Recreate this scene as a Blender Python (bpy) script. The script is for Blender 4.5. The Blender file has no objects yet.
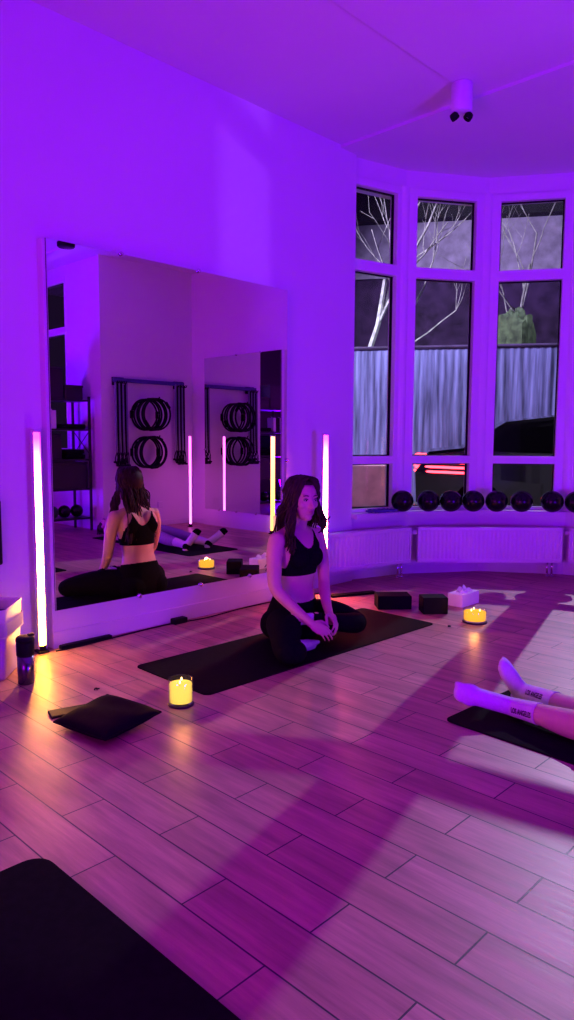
import bpy, bmesh, math, random
from mathutils import Vector, Matrix, Quaternion
from mathutils.bvhtree import BVHTree
random.seed(7)
C = bpy.context.scene.collection
SC = bpy.context.scene
V = Vector
PI = math.pi

# ------------------------------------------------------------------ camera
cam = bpy.data.cameras.new('camera'); camo = bpy.data.objects.new('camera', cam); C.objects.link(camo)
cam.sensor_fit = 'VERTICAL'; cam.sensor_height = 24; cam.lens = 715.35 / 1020 * 24
cam.clip_start = .02; cam.clip_end = 200
f_, pitch, yaw, roll = 715.35, 0.0990254, 0.7683240, 0.0048447
F = V((math.cos(pitch) * math.cos(yaw), math.cos(pitch) * math.sin(yaw), -math.sin(pitch)))
R0 = V((math.sin(yaw), -math.cos(yaw), 0)); U0 = R0.cross(F)
RR = R0 * math.cos(roll) + U0 * math.sin(roll); UU = U0 * math.cos(roll) - R0 * math.sin(roll)
M = Matrix((RR, UU, -F)).transposed().to_4x4(); M.translation = V((0, 0, 1.16))
camo.matrix_world = M
SC.camera = camo

# ------------------------------------------------------------------ world, lights, exposure
w = bpy.data.worlds.new('night'); SC.world = w; w.use_nodes = True
w.node_tree.nodes['Background'].inputs[0].default_value = (.010, .004, .018, 1)
w.node_tree.nodes['Background'].inputs[1].default_value = 1
SC.view_settings.view_transform = 'Standard'; SC.view_settings.look = 'None'
SC.view_settings.exposure = 0; SC.view_settings.gamma = 1
SC.view_settings.use_curve_mapping = False
SC.cycles.max_bounces = 10; SC.cycles.transparent_max_bounces = 16
SC.cycles.caustics_reflective = False; SC.cycles.caustics_refractive = False


def lamp(name, typ, loc, to, power, col, size=1.0, size_y=None, angle=None, blend=.3):
    l = bpy.data.lights.new(name, typ); o = bpy.data.objects.new(name, l); C.objects.link(o)
    o.location = loc; l.energy = power; l.color = col
    o.rotation_euler = (V(to) - V(loc)).to_track_quat('-Z', 'Y').to_euler()
    if typ == 'AREA':
        l.shape = 'RECTANGLE'; l.size = size; l.size_y = size_y or size
    else:
        l.shadow_soft_size = size
    if typ == 'SPOT':
        l.spot_size = math.radians(angle); l.spot_blend = blend
    return o


# violet LED flood of the studio and added magenta fill, behind and beside the photographer
lamp('violet_flood', 'AREA', (1.9, -2.5, .5), (3.7, 1.3, 3.38), 172, (.13, .0, 1), 1.0).data.spread = math.radians(125)
lamp('magenta_fill', 'AREA', (-1.3, 1.2, .8), (3.6, .6, 3.1), 84, (.44, .0, .8), 1.0).data.spread = math.radians(130)
# street lamp outside the bay: throws the pane pattern on the floor
lamp('street_lamp_light', 'SPOT', (17.95, 5.75, 9.9), (4.9, 2.2, .8), 4900, (.80, .70, 1), .06, angle=26, blend=.4)
# a car's headlight, low in the street, reaching the mirror wall and ceiling through the side window
lamp('headlight_beam', 'SPOT', (6.3, -8, 1.9), (4.86, -2.1, 2.4), 1500, (.42, .10, 1), .06, angle=50, blend=.5)
# street light from the left on fence, trees and facade
lamp('street_flood_light', 'SPOT', (4.5, 12.5, 7.5), (13.5, 8, 4.0), 7500, (.72, .66, 1), .3, angle=75, blend=.6)
lamp('fence_fill', 'SPOT', (9.4, 8.6, 5.4), (11.6, 9.2, 1.6), 700, (.70, .80, 1), .1, angle=95, blend=.6)  # added unseen spot above the fence, brightens its top
lamp('fence_fill', 'SPOT', (11.9, 5.3, 5.4), (13.2, 5.9, 1.6), 500, (.62, .62, 1), .1, angle=95, blend=.6)  # second added spot, for the right stretch of the fence

# ------------------------------------------------------------------ materials
def mat(name, col, rough=.5, metal=0, var=.12, scale=8, bump=0, bscale=60, spec=.5, coat=0, stretch=None, emit=None, estr=0):
    m = bpy.data.materials.new(name); m.use_nodes = True
    nt = m.node_tree; b = nt.nodes['Principled BSDF']
    b.inputs['Roughness'].default_value = rough; b.inputs['Metallic'].default_value = metal
    b.inputs['Specular IOR Level'].default_value = spec
    b.inputs['Coat Weight'].default_value = coat
    tc = nt.nodes.new('ShaderNodeTexCoord'); src = tc.outputs['Object']
    if stretch:
        mp = nt.nodes.new('ShaderNodeMapping'); mp.inputs['Scale'].default_value = stretch
        nt.links.new(src, mp.inputs[0]); src = mp.outputs[0]
    n = nt.nodes.new('ShaderNodeTexNoise'); n.inputs['Scale'].default_value = scale; n.inputs['Detail'].default_value = 4
    nt.links.new(src, n.inputs['Vector'])
    r = nt.nodes.new('ShaderNodeValToRGB')
    r.color_ramp.elements[0].position = .3; r.color_ramp.elements[1].position = .7
    r.color_ramp.elements[0].color = tuple(c * (1 - var) for c in col) + (1,)
    r.color_ramp.elements[1].color = tuple(min(1, c * (1 + var)) for c in col) + (1,)
    nt.links.new(n.outputs['Fac'], r.inputs[0]); nt.links.new(r.outputs[0], b.inputs['Base Color'])
    if bump:
        n2 = nt.nodes.new('ShaderNodeTexNoise'); n2.inputs['Scale'].default_value = bscale
        nt.links.new(src, n2.inputs['Vector'])
        bp = nt.nodes.new('ShaderNodeBump'); bp.inputs['Strength'].default_value = bump; bp.inputs['Distance'].default_value = .002
        nt.links.new(n2.outputs['Fac'], bp.inputs['Height']); nt.links.new(bp.outputs[0], b.inputs['Normal'])
    if emit:
        b.inputs['Emission Color'].default_value = (*emit, 1); b.inputs['Emission Strength'].default_value = estr
    return m


WALL = mat('white wall paint', (.78, .77, .78), .6, var=.015, scale=2, bump=.12, bscale=180)
CEIL = mat('white ceiling paint', (.72, .71, .72), .7, var=.015, scale=2, bump=.1, bscale=150)
FRAME = mat('white window lacquer', (.82, .82, .82), .35, var=.01)
TRIM = mat('white trim lacquer', (.75, .75, .76), .4, var=.02)
FARSHADE = mat('unlit far end black', (.012, .012, .014), .6)  # black stands in for the unlit far end of the room
RUBBER = mat('black mat foam', (.006, .005, .006), .9, var=.25, scale=40, bump=.25, bscale=400, spec=.05)
BLACK = mat('black plastic', (.006, .006, .007), .55, spec=.12)
BLACKM = mat('black steel', (.02, .02, .022), .4, metal=.4)
FOAM = mat('black block foam', (.006, .006, .007), .8, bump=.2, bscale=300, spec=.08)
FABRIC = mat('black knit fabric', (.005, .005, .006), .9, var=.2, scale=80, bump=.2, bscale=500, spec=.04)
LILAC = mat('lilac grey knit', (.30, .27, .36), .8, var=.1, scale=60, bump=.2, bscale=400, spec=.2)
SOCK = mat('white cotton knit', (.72, .70, .72), .85, var=.05, scale=90, bump=.3, bscale=500, spec=.1)
SKIN = mat('skin', (.62, .40, .31), .5, var=.05, scale=12, bump=.06, bscale=220, spec=.35)
LIP = mat('lip skin', (.46, .19, .17), .4, var=.05)
HAIR = mat('dark brown hair', (.028, .013, .009), .55, var=.4, scale=30, spec=.2)
EYEW = mat('eye white', (.32, .28, .28), .4, var=.02)
IRIS = mat('brown iris', (.04, .02, .012), .2)
CHROME = mat('chrome', (.8, .8, .82), .15, metal=1, var=.02)
STEEL = mat('brushed steel', (.16, .16, .19), .25, metal=1, var=.08, stretch=(1, 1, .1), scale=60)
WHITEP = mat('white plastic', (.74, .74, .74), .4, var=.02)
PAPER = mat('white paper', (.80, .79, .80), .8, var=.02, scale=20)
RADM = mat('white radiator enamel', (.78, .78, .78), .35, var=.01)
BALLM = mat('black vinyl', (.004, .004, .005), .25, var=.2, spec=.3)
BLUEC = mat('blue cloth', (.10, .08, .35), .8, bump=.3, bscale=200)
BLUEB = mat('blue lacquered beam', (.05, .05, .22), .5)
TUBEG = mat('blue grey latex tube', (.22, .24, .36), .5)
GREEN = mat('dark green vinyl', (.03, .12, .05), .4)
BROWNC = mat('dark rubber base', (.03, .015, .01), .5)
BARK = mat('pale bark', (.62, .57, .56), .9, var=.5, scale=6, bump=.4, bscale=30)
LEAFM = mat('clipped ivy', (.07, .10, .04), .8, var=.6, scale=9, bump=.8, bscale=25)
ASPH = mat('asphalt', (.06, .055, .06), .6, var=.3, scale=6, bump=.4, bscale=90)
PAVE = mat('pink lit concrete', (.66, .33, .46), .8, var=.2, scale=4)  # pink light on the pavement is put into this colour
CARP = mat('dark car paint', (.012, .012, .016), .2, var=.1, coat=.6)
CARG = mat('car glass', (.01, .01, .012), .08, var=.05)
PLAST = mat('lit violet stucco', (.55, .43, .68), .9, var=.3, scale=3, bump=.5, bscale=40)  # lamplight and violet night glow put into the pale colour
DARKB = mat('violet glow brick', (.075, .035, .11), .9, var=.5, scale=3, bump=.5, bscale=20)  # violet outdoor glow put into the dark colour
ROOF = mat('dark roof tiles', (.03, .025, .035), .8, var=.3)
TEXTM = mat('black printed ink', (.01, .01, .012), .8)


def floor_material():
    m = bpy.data.materials.new('wood look floor tiles'); m.use_nodes = True
    nt = m.node_tree; b = nt.nodes['Principled BSDF']; L = nt.links.new
    tc = nt.nodes.new('ShaderNodeTexCoord')
    mp = nt.nodes.new('ShaderNodeMapping'); mp.vector_type = 'POINT'
    # swap so tile length runs along world Y
    sx = nt.nodes.new('ShaderNodeSeparateXYZ'); L(tc.outputs['Object'], sx.inputs[0])
    ax = nt.nodes.new('ShaderNodeMath'); ax.operation = 'ADD'; ax.inputs[1].default_value = -.16 + .598 * 20; L(sx.outputs[1], ax.inputs[0])
    ay = nt.nodes.new('ShaderNodeMath'); ay.operation = 'ADD'; ay.inputs[1].default_value = -.882 + .1483 * 40; L(sx.outputs[0], ay.inputs[0])
    cb = nt.nodes.new('ShaderNodeCombineXYZ'); L(ax.outputs[0], cb.inputs[0]); L(ay.outputs[0], cb.inputs[1])
    br = nt.nodes.new('ShaderNodeTexBrick')
    br.inputs['Scale'].default_value = 1; br.inputs['Mortar Size'].default_value = .0027; br.inputs['Mortar Smooth'].default_value = .3
    br.inputs['Brick Width'].default_value = .598; br.inputs['Row Height'].default_value = .1483; br.inputs['Bias'].default_value = 0
    br.inputs['Color1'].default_value = (.44, .21, .150, 1); br.inputs['Color2'].default_value = (.57, .295, .215, 1)
    br.inputs['Mortar'].default_value = (.025, .015, .018, 1)
    L(cb.outputs[0], br.inputs['Vector'])
    st = nt.nodes.new('ShaderNodeMapping'); st.inputs['Scale'].default_value = (3.0, 55, 1); L(cb.outputs[0], st.inputs[0])
    gr = nt.nodes.new('ShaderNodeTexNoise'); gr.inputs['Scale'].default_value = 1; gr.inputs['Detail'].default_value = 6; gr.inputs['Roughness'].default_value = .7
    L(st.outputs[0], gr.inputs['Vector'])
    st2 = nt.nodes.new('ShaderNodeMapping'); st2.inputs['Scale'].default_value = (1.3, 7, 1); L(cb.outputs[0], st2.inputs[0])
    g2 = nt.nodes.new('ShaderNodeTexNoise'); g2.inputs['Scale'].default_value = 2; g2.inputs['Detail'].default_value = 3; L(st2.outputs[0], g2.inputs['Vector'])
    mr = nt.nodes.new('ShaderNodeMapRange'); mr.inputs[1].default_value = .3; mr.inputs[2].default_value = .75; mr.inputs[3].default_value = .72; mr.inputs[4].default_value = 1.2
    L(gr.outputs['Fac'], mr.inputs[0])
    mr2 = nt.nodes.new('ShaderNodeMapRange'); mr2.inputs[1].default_value = .25; mr2.inputs[2].default_value = .6; mr2.inputs[3].default_value = .62; mr2.inputs[4].default_value = 1.05
    L(g2.outputs['Fac'], mr2.inputs[0])
    mu = nt.nodes.new('ShaderNodeMath'); mu.operation = 'MULTIPLY'; L(mr.outputs[0], mu.inputs[0]); L(mr2.outputs[0], mu.inputs[1])
    vm = nt.nodes.new('ShaderNodeVectorMath'); vm.operation = 'SCALE'; L(br.outputs['Color'], vm.inputs[0]); L(mu.outputs[0], vm.inputs['Scale'])
    L(vm.outputs[0], b.inputs['Base Color'])
    rr = nt.nodes.new('ShaderNodeMapRange'); rr.inputs[3].default_value = .30; rr.inputs[4].default_value = .52; L(gr.outputs['Fac'], rr.inputs[0])
    L(rr.outputs[0], b.inputs['Roughness'])
    b.inputs['Specular IOR Level'].default_value = .55
    sub = nt.nodes.new('ShaderNodeMath'); sub.operation = 'SUBTRACT'; L(gr.outputs['Fac'], sub.inputs[0])
    m3 = nt.nodes.new('ShaderNodeMath'); m3.operation = 'MULTIPLY'; m3.inputs[1].default_value = 6; L(br.outputs['Fac'], m3.inputs[0]); L(m3.outputs[0], sub.inputs[1])
    bp = nt.nodes.new('ShaderNodeBump'); bp.inputs['Strength'].default_value = .35; bp.inputs['Distance'].default_value = .0012
    L(sub.outputs[0], bp.inputs['Height']); L(bp.outputs[0], b.inputs['Normal'])
    return m


def mirror_material():
    m = bpy.data.materials.new('mirror silver'); m.use_nodes = True
    nt = m.node_tree; nt.nodes.remove(nt.nodes['Principled BSDF'])
    g = nt.nodes.new('ShaderNodeBsdfGlossy'); g.inputs['Roughness'].default_value = 0; g.inputs['Color'].default_value = (.90, .88, .90, 1)
    nt.links.new(g.outputs[0], nt.nodes['Material Output'].inputs[0]); return m


def glass_material(name='window glass', tint=(.94, .95, .97), base=.008):
    m = bpy.data.materials.new(name); m.use_nodes = True
    nt = m.node_tree; nt.nodes.remove(nt.nodes['Principled BSDF'])
    t = nt.nodes.new('ShaderNodeBsdfTransparent'); t.inputs[0].default_value = (*tint, 1)
    g = nt.nodes.new('ShaderNodeBsdfGlossy'); g.inputs['Roughness'].default_value = .02
    fr = nt.nodes.new('ShaderNodeLayerWeight'); fr.inputs[0].default_value = .5
    pw = nt.nodes.new('ShaderNodeMath'); pw.operation = 'POWER'; pw.inputs[1].default_value = 4; nt.links.new(fr.outputs['Facing'], pw.inputs[0])
    ma = nt.nodes.new('ShaderNodeMath'); ma.operation = 'MULTIPLY_ADD'; ma.inputs[1].default_value = .6; ma.inputs[2].default_value = base; nt.links.new(pw.outputs[0], ma.inputs[0])
    mx = nt.nodes.new('ShaderNodeMixShader')
    nt.links.new(ma.outputs[0], mx.inputs[0]); nt.links.new(t.outputs[0], mx.inputs[1]); nt.links.new(g.outputs[0], mx.inputs[2])
    nt.links.new(mx.outputs[0], nt.nodes['Material Output'].inputs[0]); return m


def tube_material(name, top, bottom, strength, strength_top=None):
    m = bpy.data.materials.new(name); m.use_nodes = True
    nt = m.node_tree; nt.nodes.remove(nt.nodes['Principled BSDF'])
    e = nt.nodes.new('ShaderNodeEmission'); e.inputs[1].default_value = strength
    tc = nt.nodes.new('ShaderNodeTexCoord'); s = nt.nodes.new('ShaderNodeSeparateXYZ'); nt.links.new(tc.outputs['Object'], s.inputs[0])
    r = nt.nodes.new('ShaderNodeValToRGB'); r.color_ramp.elements[0].color = (*bottom, 1); r.color_ramp.elements[1].color = (*top, 1)
    r.color_ramp.elements[0].position = .25; r.color_ramp.elements[1].position = .95
    mr = nt.nodes.new('ShaderNodeMapRange'); mr.inputs[2].default_value = 1.22; nt.links.new(s.outputs[2], mr.inputs[0])
    nt.links.new(mr.outputs[0], r.inputs[0]); nt.links.new(r.outputs[0], e.inputs[0])
    m2 = nt.nodes.new('ShaderNodeMapRange'); m2.inputs[1].default_value = .25; m2.inputs[2].default_value = .95
    m2.inputs[3].default_value = strength; m2.inputs[4].default_value = strength_top or strength
    nt.links.new(mr.outputs[0], m2.inputs[0]); nt.links.new(m2.outputs[0], e.inputs[1])
    nt.links.new(e.outputs[0], nt.nodes['Material Output'].inputs[0]); return m


def emat(name, col, s):
    m = bpy.data.materials.new(name); m.use_nodes = True
    nt = m.node_tree; nt.nodes.remove(nt.nodes['Principled BSDF'])
    e = nt.nodes.new('ShaderNodeEmission'); e.inputs[0].default_value = (*col, 1); e.inputs[1].default_value = s
    nt.links.new(e.outputs[0], nt.nodes['Material Output'].inputs[0]); return m


def streak_material():
    m = mat('streaked metal sheet', (.24, .22, .50), .5, var=.8, scale=2.2, stretch=(5, 5, .35), metal=.1)
    return m


FLOORM = floor_material(); MIRR = mirror_material(); GLASS = glass_material(); JARG = glass_material('candle jar glass', (.97, .97, .96), .03)
STREAK = streak_material()

# ------------------------------------------------------------------ mesh helpers
def link(name, bm, material, parent=None, smooth=False, loc=None, keep=True):
    """link a bmesh; world-built verts are shifted into the parent's / own frame"""
    off = V((0, 0, 0))
    if parent is not None:
        p = parent
        while p is not None:
            off += p.location; p = p.parent
    elif loc is not None:
        off = V(loc)
    if off.length and keep:
        bmesh.ops.translate(bm, verts=bm.verts, vec=-off)
    me = bpy.data.meshes.new(name); bm.to_mesh(me); bm.free()
    if smooth:
        for p in me.polygons: p.use_smooth = True
    me.materials.append(material)
    o = bpy.data.objects.new(name, me); C.objects.link(o)
    if parent is not None: o.parent = parent
    elif loc is not None: o.location = loc
    return o


def tag(o, label, cat, group=None):
    o['label'] = label; o['category'] = cat
    if group: o['group'] = group
    return o


def struct(o):
    o['kind'] = 'structure'; return o


def thing(name, loc, label, cat, group=None, rz=0):
    o = bpy.data.objects.new(name, None); C.objects.link(o); o.location = loc; o.rotation_euler = (0, 0, rz)
    o.empty_display_size = .05
    return tag(o, label, cat, group)


def copy_tree(o, parent=None):
    c = o.copy(); C.objects.link(c)
    if parent is not None: c.parent = parent
    for ch in list(o.children): copy_tree(ch, c)
    return c


def B(): return bmesh.new()


def box(bm, lo, hi, bev=0, seg=2, mtx=None):
    lo = V(lo); hi = V(hi)
    t = bmesh.new()
    bmesh.ops.create_cube(t, size=1)
    d = hi - lo; c = (hi + lo) / 2
    for v in t.verts: v.co = V((v.co.x * d.x, v.co.y * d.y, v.co.z * d.z)) + c
    if bev: bmesh.ops.bevel(t, geom=t.edges[:], offset=bev, segments=seg, profile=.5, affect='EDGES')
    if mtx is not None: bmesh.ops.transform(t, matrix=mtx, verts=t.verts)
    merge(bm, t); return bm


def merge(bm, t):
    me = bpy.data.meshes.new('tmp'); t.to_mesh(me); t.free(); bm.from_mesh(me); bpy.data.meshes.remove(me)


def prism(bm, pts, z0, z1):
    a = [bm.verts.new((p[0], p[1], z0)) for p in pts]; b = [bm.verts.new((p[0], p[1], z1)) for p in pts]
    n = len(pts)
    bm.faces.new(list(reversed(a))); bm.faces.new(b)
    for i in range(n): bm.faces.new((a[i], a[(i + 1) % n], b[(i + 1) % n], b[i]))
    bmesh.ops.recalc_face_normals(bm, faces=bm.faces[:])
    return bm


def lathe(bm, prof, seg=32, c=(0, 0, 0), closed=False):
    rings = []
    for r, z in prof:
        if r < 1e-6: rings.append([bm.verts.new((c[0], c[1], c[2] + z))])
        else: rings.append([bm.verts.new((c[0] + r * math.cos(2 * PI * i / seg), c[1] + r * math.sin(2 * PI * i / seg), c[2] + z)) for i in range(seg)])
    for a, b in zip(rings, rings[1:]):
        for i in range(seg):
            j = (i + 1) % seg
            if len(a) == 1 and len(b) == 1: continue
            if len(a) == 1: bm.faces.new((a[0], b[j], b[i]))
            elif len(b) == 1: bm.faces.new((a[i], a[j], b[0]))
            else: bm.faces.new((a[i], a[j], b[j], b[i]))
    bmesh.ops.recalc_face_normals(bm, faces=bm.faces[:])
    return bm


def catmull(pts, n):
    out = []
    P = [pts[0]] + list(pts) + [pts[-1]]
    for i in range(1, len(P) - 2):
        for k in range(n):
            t = k / n
            a, b, c, d = P[i - 1], P[i], P[i + 1], P[i + 2]
            out.append(tuple(.5 * (2 * b[j] + (c[j] - a[j]) * t + (2 * a[j] - 5 * b[j] + 4 * c[j] - d[j]) * t * t + (3 * b[j] - a[j] - 3 * c[j] + d[j]) * t ** 3) for j in range(len(b))))
    out.append(tuple(pts[-1])); return out


def tube(bm, pts, rad, seg=8, cap=True, closed=False, squash=None, up=None):
    """tube along pts with per-point radius; squash=(a,b) scales the two section axes"""
    n = len(pts); P = [V(p[:3]) for p in pts]
    rads = rad if hasattr(rad, '__len__') else [rad] * n
    rings = []; prev = None
    for i in range(n):
        if closed: t = P[(i + 1) % n] - P[i - 1]
        else: t = P[min(i + 1, n - 1)] - P[max(i - 1, 0)]
        if t.length < 1e-9: t = V((0, 0, 1))
        t.normalize()
        if up is not None:
            a = V(up) - t * V(up).dot(t)
        elif prev is None:
            a = t.orthogonal()
        else:
            a = prev - t * prev.dot(t)
        if a.length < 1e-6: a = t.orthogonal()
        a.normalize(); prev = a; b = t.cross(a)
        sa, sb = squash if squash else (1, 1)
        rings.append([bm.verts.new(P[i] + (a * math.cos(2 * PI * k / seg) * sa + b * math.sin(2 * PI * k / seg) * sb) * rads[i]) for k in range(seg)])
    m = n if closed else n - 1
    for i in range(m):
        A, Bn = rings[i], rings[(i + 1) % n]
        for k in range(seg):
            j = (k + 1) % seg
            bm.faces.new((A[k], A[j], Bn[j], Bn[k]))
    if cap and not closed:
        bm.faces.new(list(reversed(rings[0]))); bm.faces.new(rings[-1])
    return bm


def ell(bm, c, r, rot=None, u=20, v=12):
    t = bmesh.new(); bmesh.ops.create_uvsphere(t, u_segments=u, v_segments=v, radius=1)
    m = Matrix.Diagonal((*r, 1))
    if rot is not None: m = rot.to_4x4() @ m
    m = Matrix.Translation(V(c)) @ m
    bmesh.ops.transform(t, matrix=m, verts=t.verts); merge(bm, t); return bm


def limb(bm, pts, n=6, seg=20, squash=None, up=None):
    """organic limb: pts are (x,y,z,r); smooth interpolation and ball ends"""
    q = catmull(pts, n)
    tube(bm, q, [max(.003, p[3]) for p in q], seg=seg, squash=squash, up=up)
    if squash is None:
        for p in (q[0], q[-1]): ell(bm, p[:3], (p[3],) * 3)
    return bm


def fuse(bm, voxel=.005, smooth=5, factor=.5):
    """union of overlapping closed volumes into one continuous surface"""
    me = bpy.data.meshes.new('fuse'); bm.to_mesh(me); bm.free()
    o = bpy.data.objects.new('fuse', me); C.objects.link(o)
    r = o.modifiers.new('r', 'REMESH'); r.mode = 'VOXEL'; r.voxel_size = voxel
    s = o.modifiers.new('s', 'SMOOTH'); s.iterations = smooth; s.factor = factor
    dg = bpy.context.evaluated_depsgraph_get()
    me2 = bpy.data.meshes.new_from_object(o.evaluated_get(dg))
    bpy.data.objects.remove(o); bpy.data.meshes.remove(me)
    out = bmesh.new(); out.from_mesh(me2); bpy.data.meshes.remove(me2)
    return out


def shell(src, pred, off, cuts=()):
    """garment cut from the body surface and lifted along its normals"""
    b = src.copy(); b.normal_update()
    for co, no in cuts:
        bmesh.ops.bisect_plane(b, geom=b.verts[:] + b.edges[:] + b.faces[:], plane_co=V(co), plane_no=V(no))
    b.normal_update()
    dead = [f for f in b.faces if not pred(f.calc_center_median())]
    bmesh.ops.delete(b, geom=dead, context='FACES')
    for v in b.verts: v.normal_update()
    bnd = [e for e in b.edges if e.is_boundary]
    lift = [(v, v.normal.copy()) for v in b.verts]
    inner = {}
    for e in bnd:
        for v in e.verts:
            if v not in inner: inner[v] = b.verts.new(v.co - v.normal * .001)
    for v, n in lift: v.co += n * off
    for e in bnd:
        a, c = e.verts
        try: b.faces.new((a, c, inner[c], inner[a]))
        except ValueError: pass
    bmesh.ops.recalc_face_normals(b, faces=b.faces[:])
    return b


# ------------------------------------------------------------------ the room shell
ZC = 3.385
YA = 3.66         # mirror wall
XD = 6.22         # wall with the second mirror
YC = -.65         # pier with the hanging rack
W = [V((4.55, 3.70)), V((5.08, 3.56)), V((5.70, 3.15)), V((6.09, 2.54)), V((6.22, 1.85))]
Wout = [V((4.62, 3.99)), V((5.20, 3.83)), V((5.92, 3.36)), V((6.37, 2.65)), V((6.50, 1.90))]

b = B(); box(b, (-1.8, -3.4, -.1), (6.6, 4.1, 0)); struct(link('floor', b, FLOORM))
b = B(); prism(b, [(-1.8, -3.4), (4.86, -3.4), (4.86, -1.45), (6.5, -1.45)] + [tuple(p) for p in Wout[::-1]] + [(4.5, 3.94), (-1.8, 3.94)], ZC, ZC + .12)
prism(b, [(4.36, -3.4), (4.79, -3.4), (4.79, -1.40), (6.24, -1.40)] + [tuple(p) for p in W[::-1]] + [(4.36, 3.70)], ZC - .022, ZC + .001)
box(b, (-1.8, -3.4, ZC - .018), (4.19, 2.53, ZC), .004)
struct(link('ceiling', b, CEIL))
b = B(); box(b, (-1.8, YA, 0), (4.55, YA + .28, ZC + .1)); struct(link('wall_left', b, WALL))
b = B(); box(b, (XD, YC, 0), (XD + .28, 1.85, ZC + .1)); struct(link('wall_right', b, WALL))
b = B(); box(b, (4.8, -1.45, 0), (XD + .28, YC, ZC + .1)); struct(link('wall_pier', b, WALL))
b = B(); box(b, (-1.8, -3.5, 0), (4.86, -3.4, ZC + .1)); struct(link('wall_back', b, FARSHADE))
b = B(); box(b, (-1.9, -3.5, 0), (-1.8, 4.0, ZC + .1)); struct(link('wall_rear', b, WALL))
# side wall with a street window beside the shelf
b = B(); box(b, (4.8, -3.4, 0), (4.86, -1.45, .55)); box(b, (4.8, -3.4, 3.2), (4.86, -1.45, ZC + .1)); box(b, (4.8, -3.4, .55), (4.86, -2.86, 3.2))
struct(link('wall_side', b, WALL))
# parapet under the bay windows and lintel above
b = B(); prism(b, W + Wout[::-1], 0, .52); prism(b, W + Wout[::-1], 3.22, ZC + .1); struct(link('wall_bay', b, WALL))
# plinth panel that carries the mirror
b = B(); box(b, (1.875, 3.60, 0), (3.73, YA, 2.199), .004); box(b, (1.875, 3.592, 0), (3.73, 3.60, .095), .003)
struct(link('trim_1', b, WALL))
b = B(); box(b, (-1.8, YA - .012, 0), (1.87, YA, .07), .003); box(b, (3.735, YA - .012, 0), (4.55, YA, .07), .003); struct(link('baseboard_left', b, TRIM))
b = B(); box(b, (XD - .012, YC, 0), (XD, 1.85, .07), .003); box(b, (4.8, YC, 0), (XD, YC + .012, .07), .003); struct(link('baseboard_right', b, TRIM))


def inset(poly, d):
    """offset of the bay polyline toward the room"""
    out = []
    for i, p in enumerate(poly):
        ns = []
        for a, c in ((i - 1, i), (i, i + 1)):
            if 0 <= a and c < len(poly):
                t = (poly[c] - poly[a]).normalized(); ns.append(V((t.y, -t.x)))   # toward the room
        n = sum(ns, V((0, 0))) / len(ns); n = n / n.length_squared
        out.append(p + n * d)
    return out


inn = inset(W, .12); out_ = inset(W, -.06)
b = B(); prism(b, inn + out_[::-1], .515, .555)
bmesh.ops.bevel(b, geom=[e for e in b.edges if abs(e.verts[0].co.z - e.verts[1].co.z) < 1e-4 and e.calc_length() > .2], offset=.006, segments=2, affect='EDGES')
struct(link('trim_2', b, TRIM))
# skirting of the bay
i2 = inset(W, .012); b = B(); prism(b, i2 + W[::-1], 0, .07); struct(link('baseboard_bay', b, TRIM))


def facet_box(bm, A, Bv, u0, u1, z0, z1, d0, d1, bev=.004):
    """box on the facet A-B: u along it (m), d = depth outward from the room face"""
    t = (Bv - A).normalized(); n = V((-t.y, t.x))
    m = Matrix(((t.x, n.x, 0, A.x), (t.y, n.y, 0, A.y), (0, 0, 1, 0), (0, 0, 0, 1)))
    box(bm, (u0, d0, z0), (u1, d1, z1), bev, 2, m)


ROWS = [(.585, .955), (1.022, 2.508), (2.595, 3.165)]


def window(idx, A, Bv, left=.105, right=.105):
    L = (Bv - A).length
    e = bpy.data.objects.new('window_%d' % idx, None); C.objects.link(e); struct(e)
    e.location = (A.x, A.y, .555)
    f = B()
    facet_box(f, A, Bv, 0, left, .55, 3.23, .0, .10); facet_box(f, A, Bv, L - right, L, .55, 3.23, .0, .10)
    zs = [.555] + [z for r in ROWS for z in r] + [3.23]
    for k in range(0, len(zs), 2): facet_box(f, A, Bv, left - .01, L - right + .01, zs[k], zs[k + 1], .0, .10)
    fo = link('window_frame', f, FRAME, e)
    for z0, z1 in ROWS:
        s = B(); w_ = .009
        facet_box(s, A, Bv, left, left + w_, z0, z1, .048, .075, .002); facet_box(s, A, Bv, L - right - w_, L - right, z0, z1, .048, .075, .002)
        facet_box(s, A, Bv, left, L - right, z0, z0 + w_, .048, .075, .002); facet_box(s, A, Bv, left, L - right, z1 - w_, z1, .048, .075, .002)
        link('sash_gasket', s, BLACK, e)
        g = B(); facet_box(g, A, Bv, left + .01, L - right - .01, z0 + .01, z1 - .01, .058, .064, 0)
        link('window_pane', g, GLASS, e)
    return e


window(1, W[0], W[1], .03, .085); window(2, W[1], W[2]); window(3, W[2], W[3]); window(4, W[3], W[4])
for i in range(1, 4):
    b = B(); lathe(b, [(.0, .55), (.055, .55), (.055, 3.23), (0, 3.23)], 16, (W[i].x, W[i].y, 0)); 
    bmesh.ops.translate(b, verts=b.verts, vec=V((.02 * (W[i].x - 4.6), .02 * (W[i].y - 1.9), 0)))
    struct(link('trim_%d' % (2 + i), b, FRAME, smooth=False))
window(5, V((4.79, -1.45)), V((4.79, -2.86)), .03, .08)

# ------------------------------------------------------------------ outside: street, fence, facade, trees, car
b = B(); box(b, (4.4, -14, -.12), (40, 40, -.02)); box(b, (-10, 4.0, -.12), (4.4, 40, -.02)); struct(link('ground', b, ASPH))
fd = V((math.sin(math.radians(33)), -math.cos(math.radians(33)), 0)); fn = V((math.cos(math.radians(33)), math.sin(math.radians(33)), 0))


def fpt(dist, s, z): return fn * dist + fd * s + V((0, 0, z))


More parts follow.
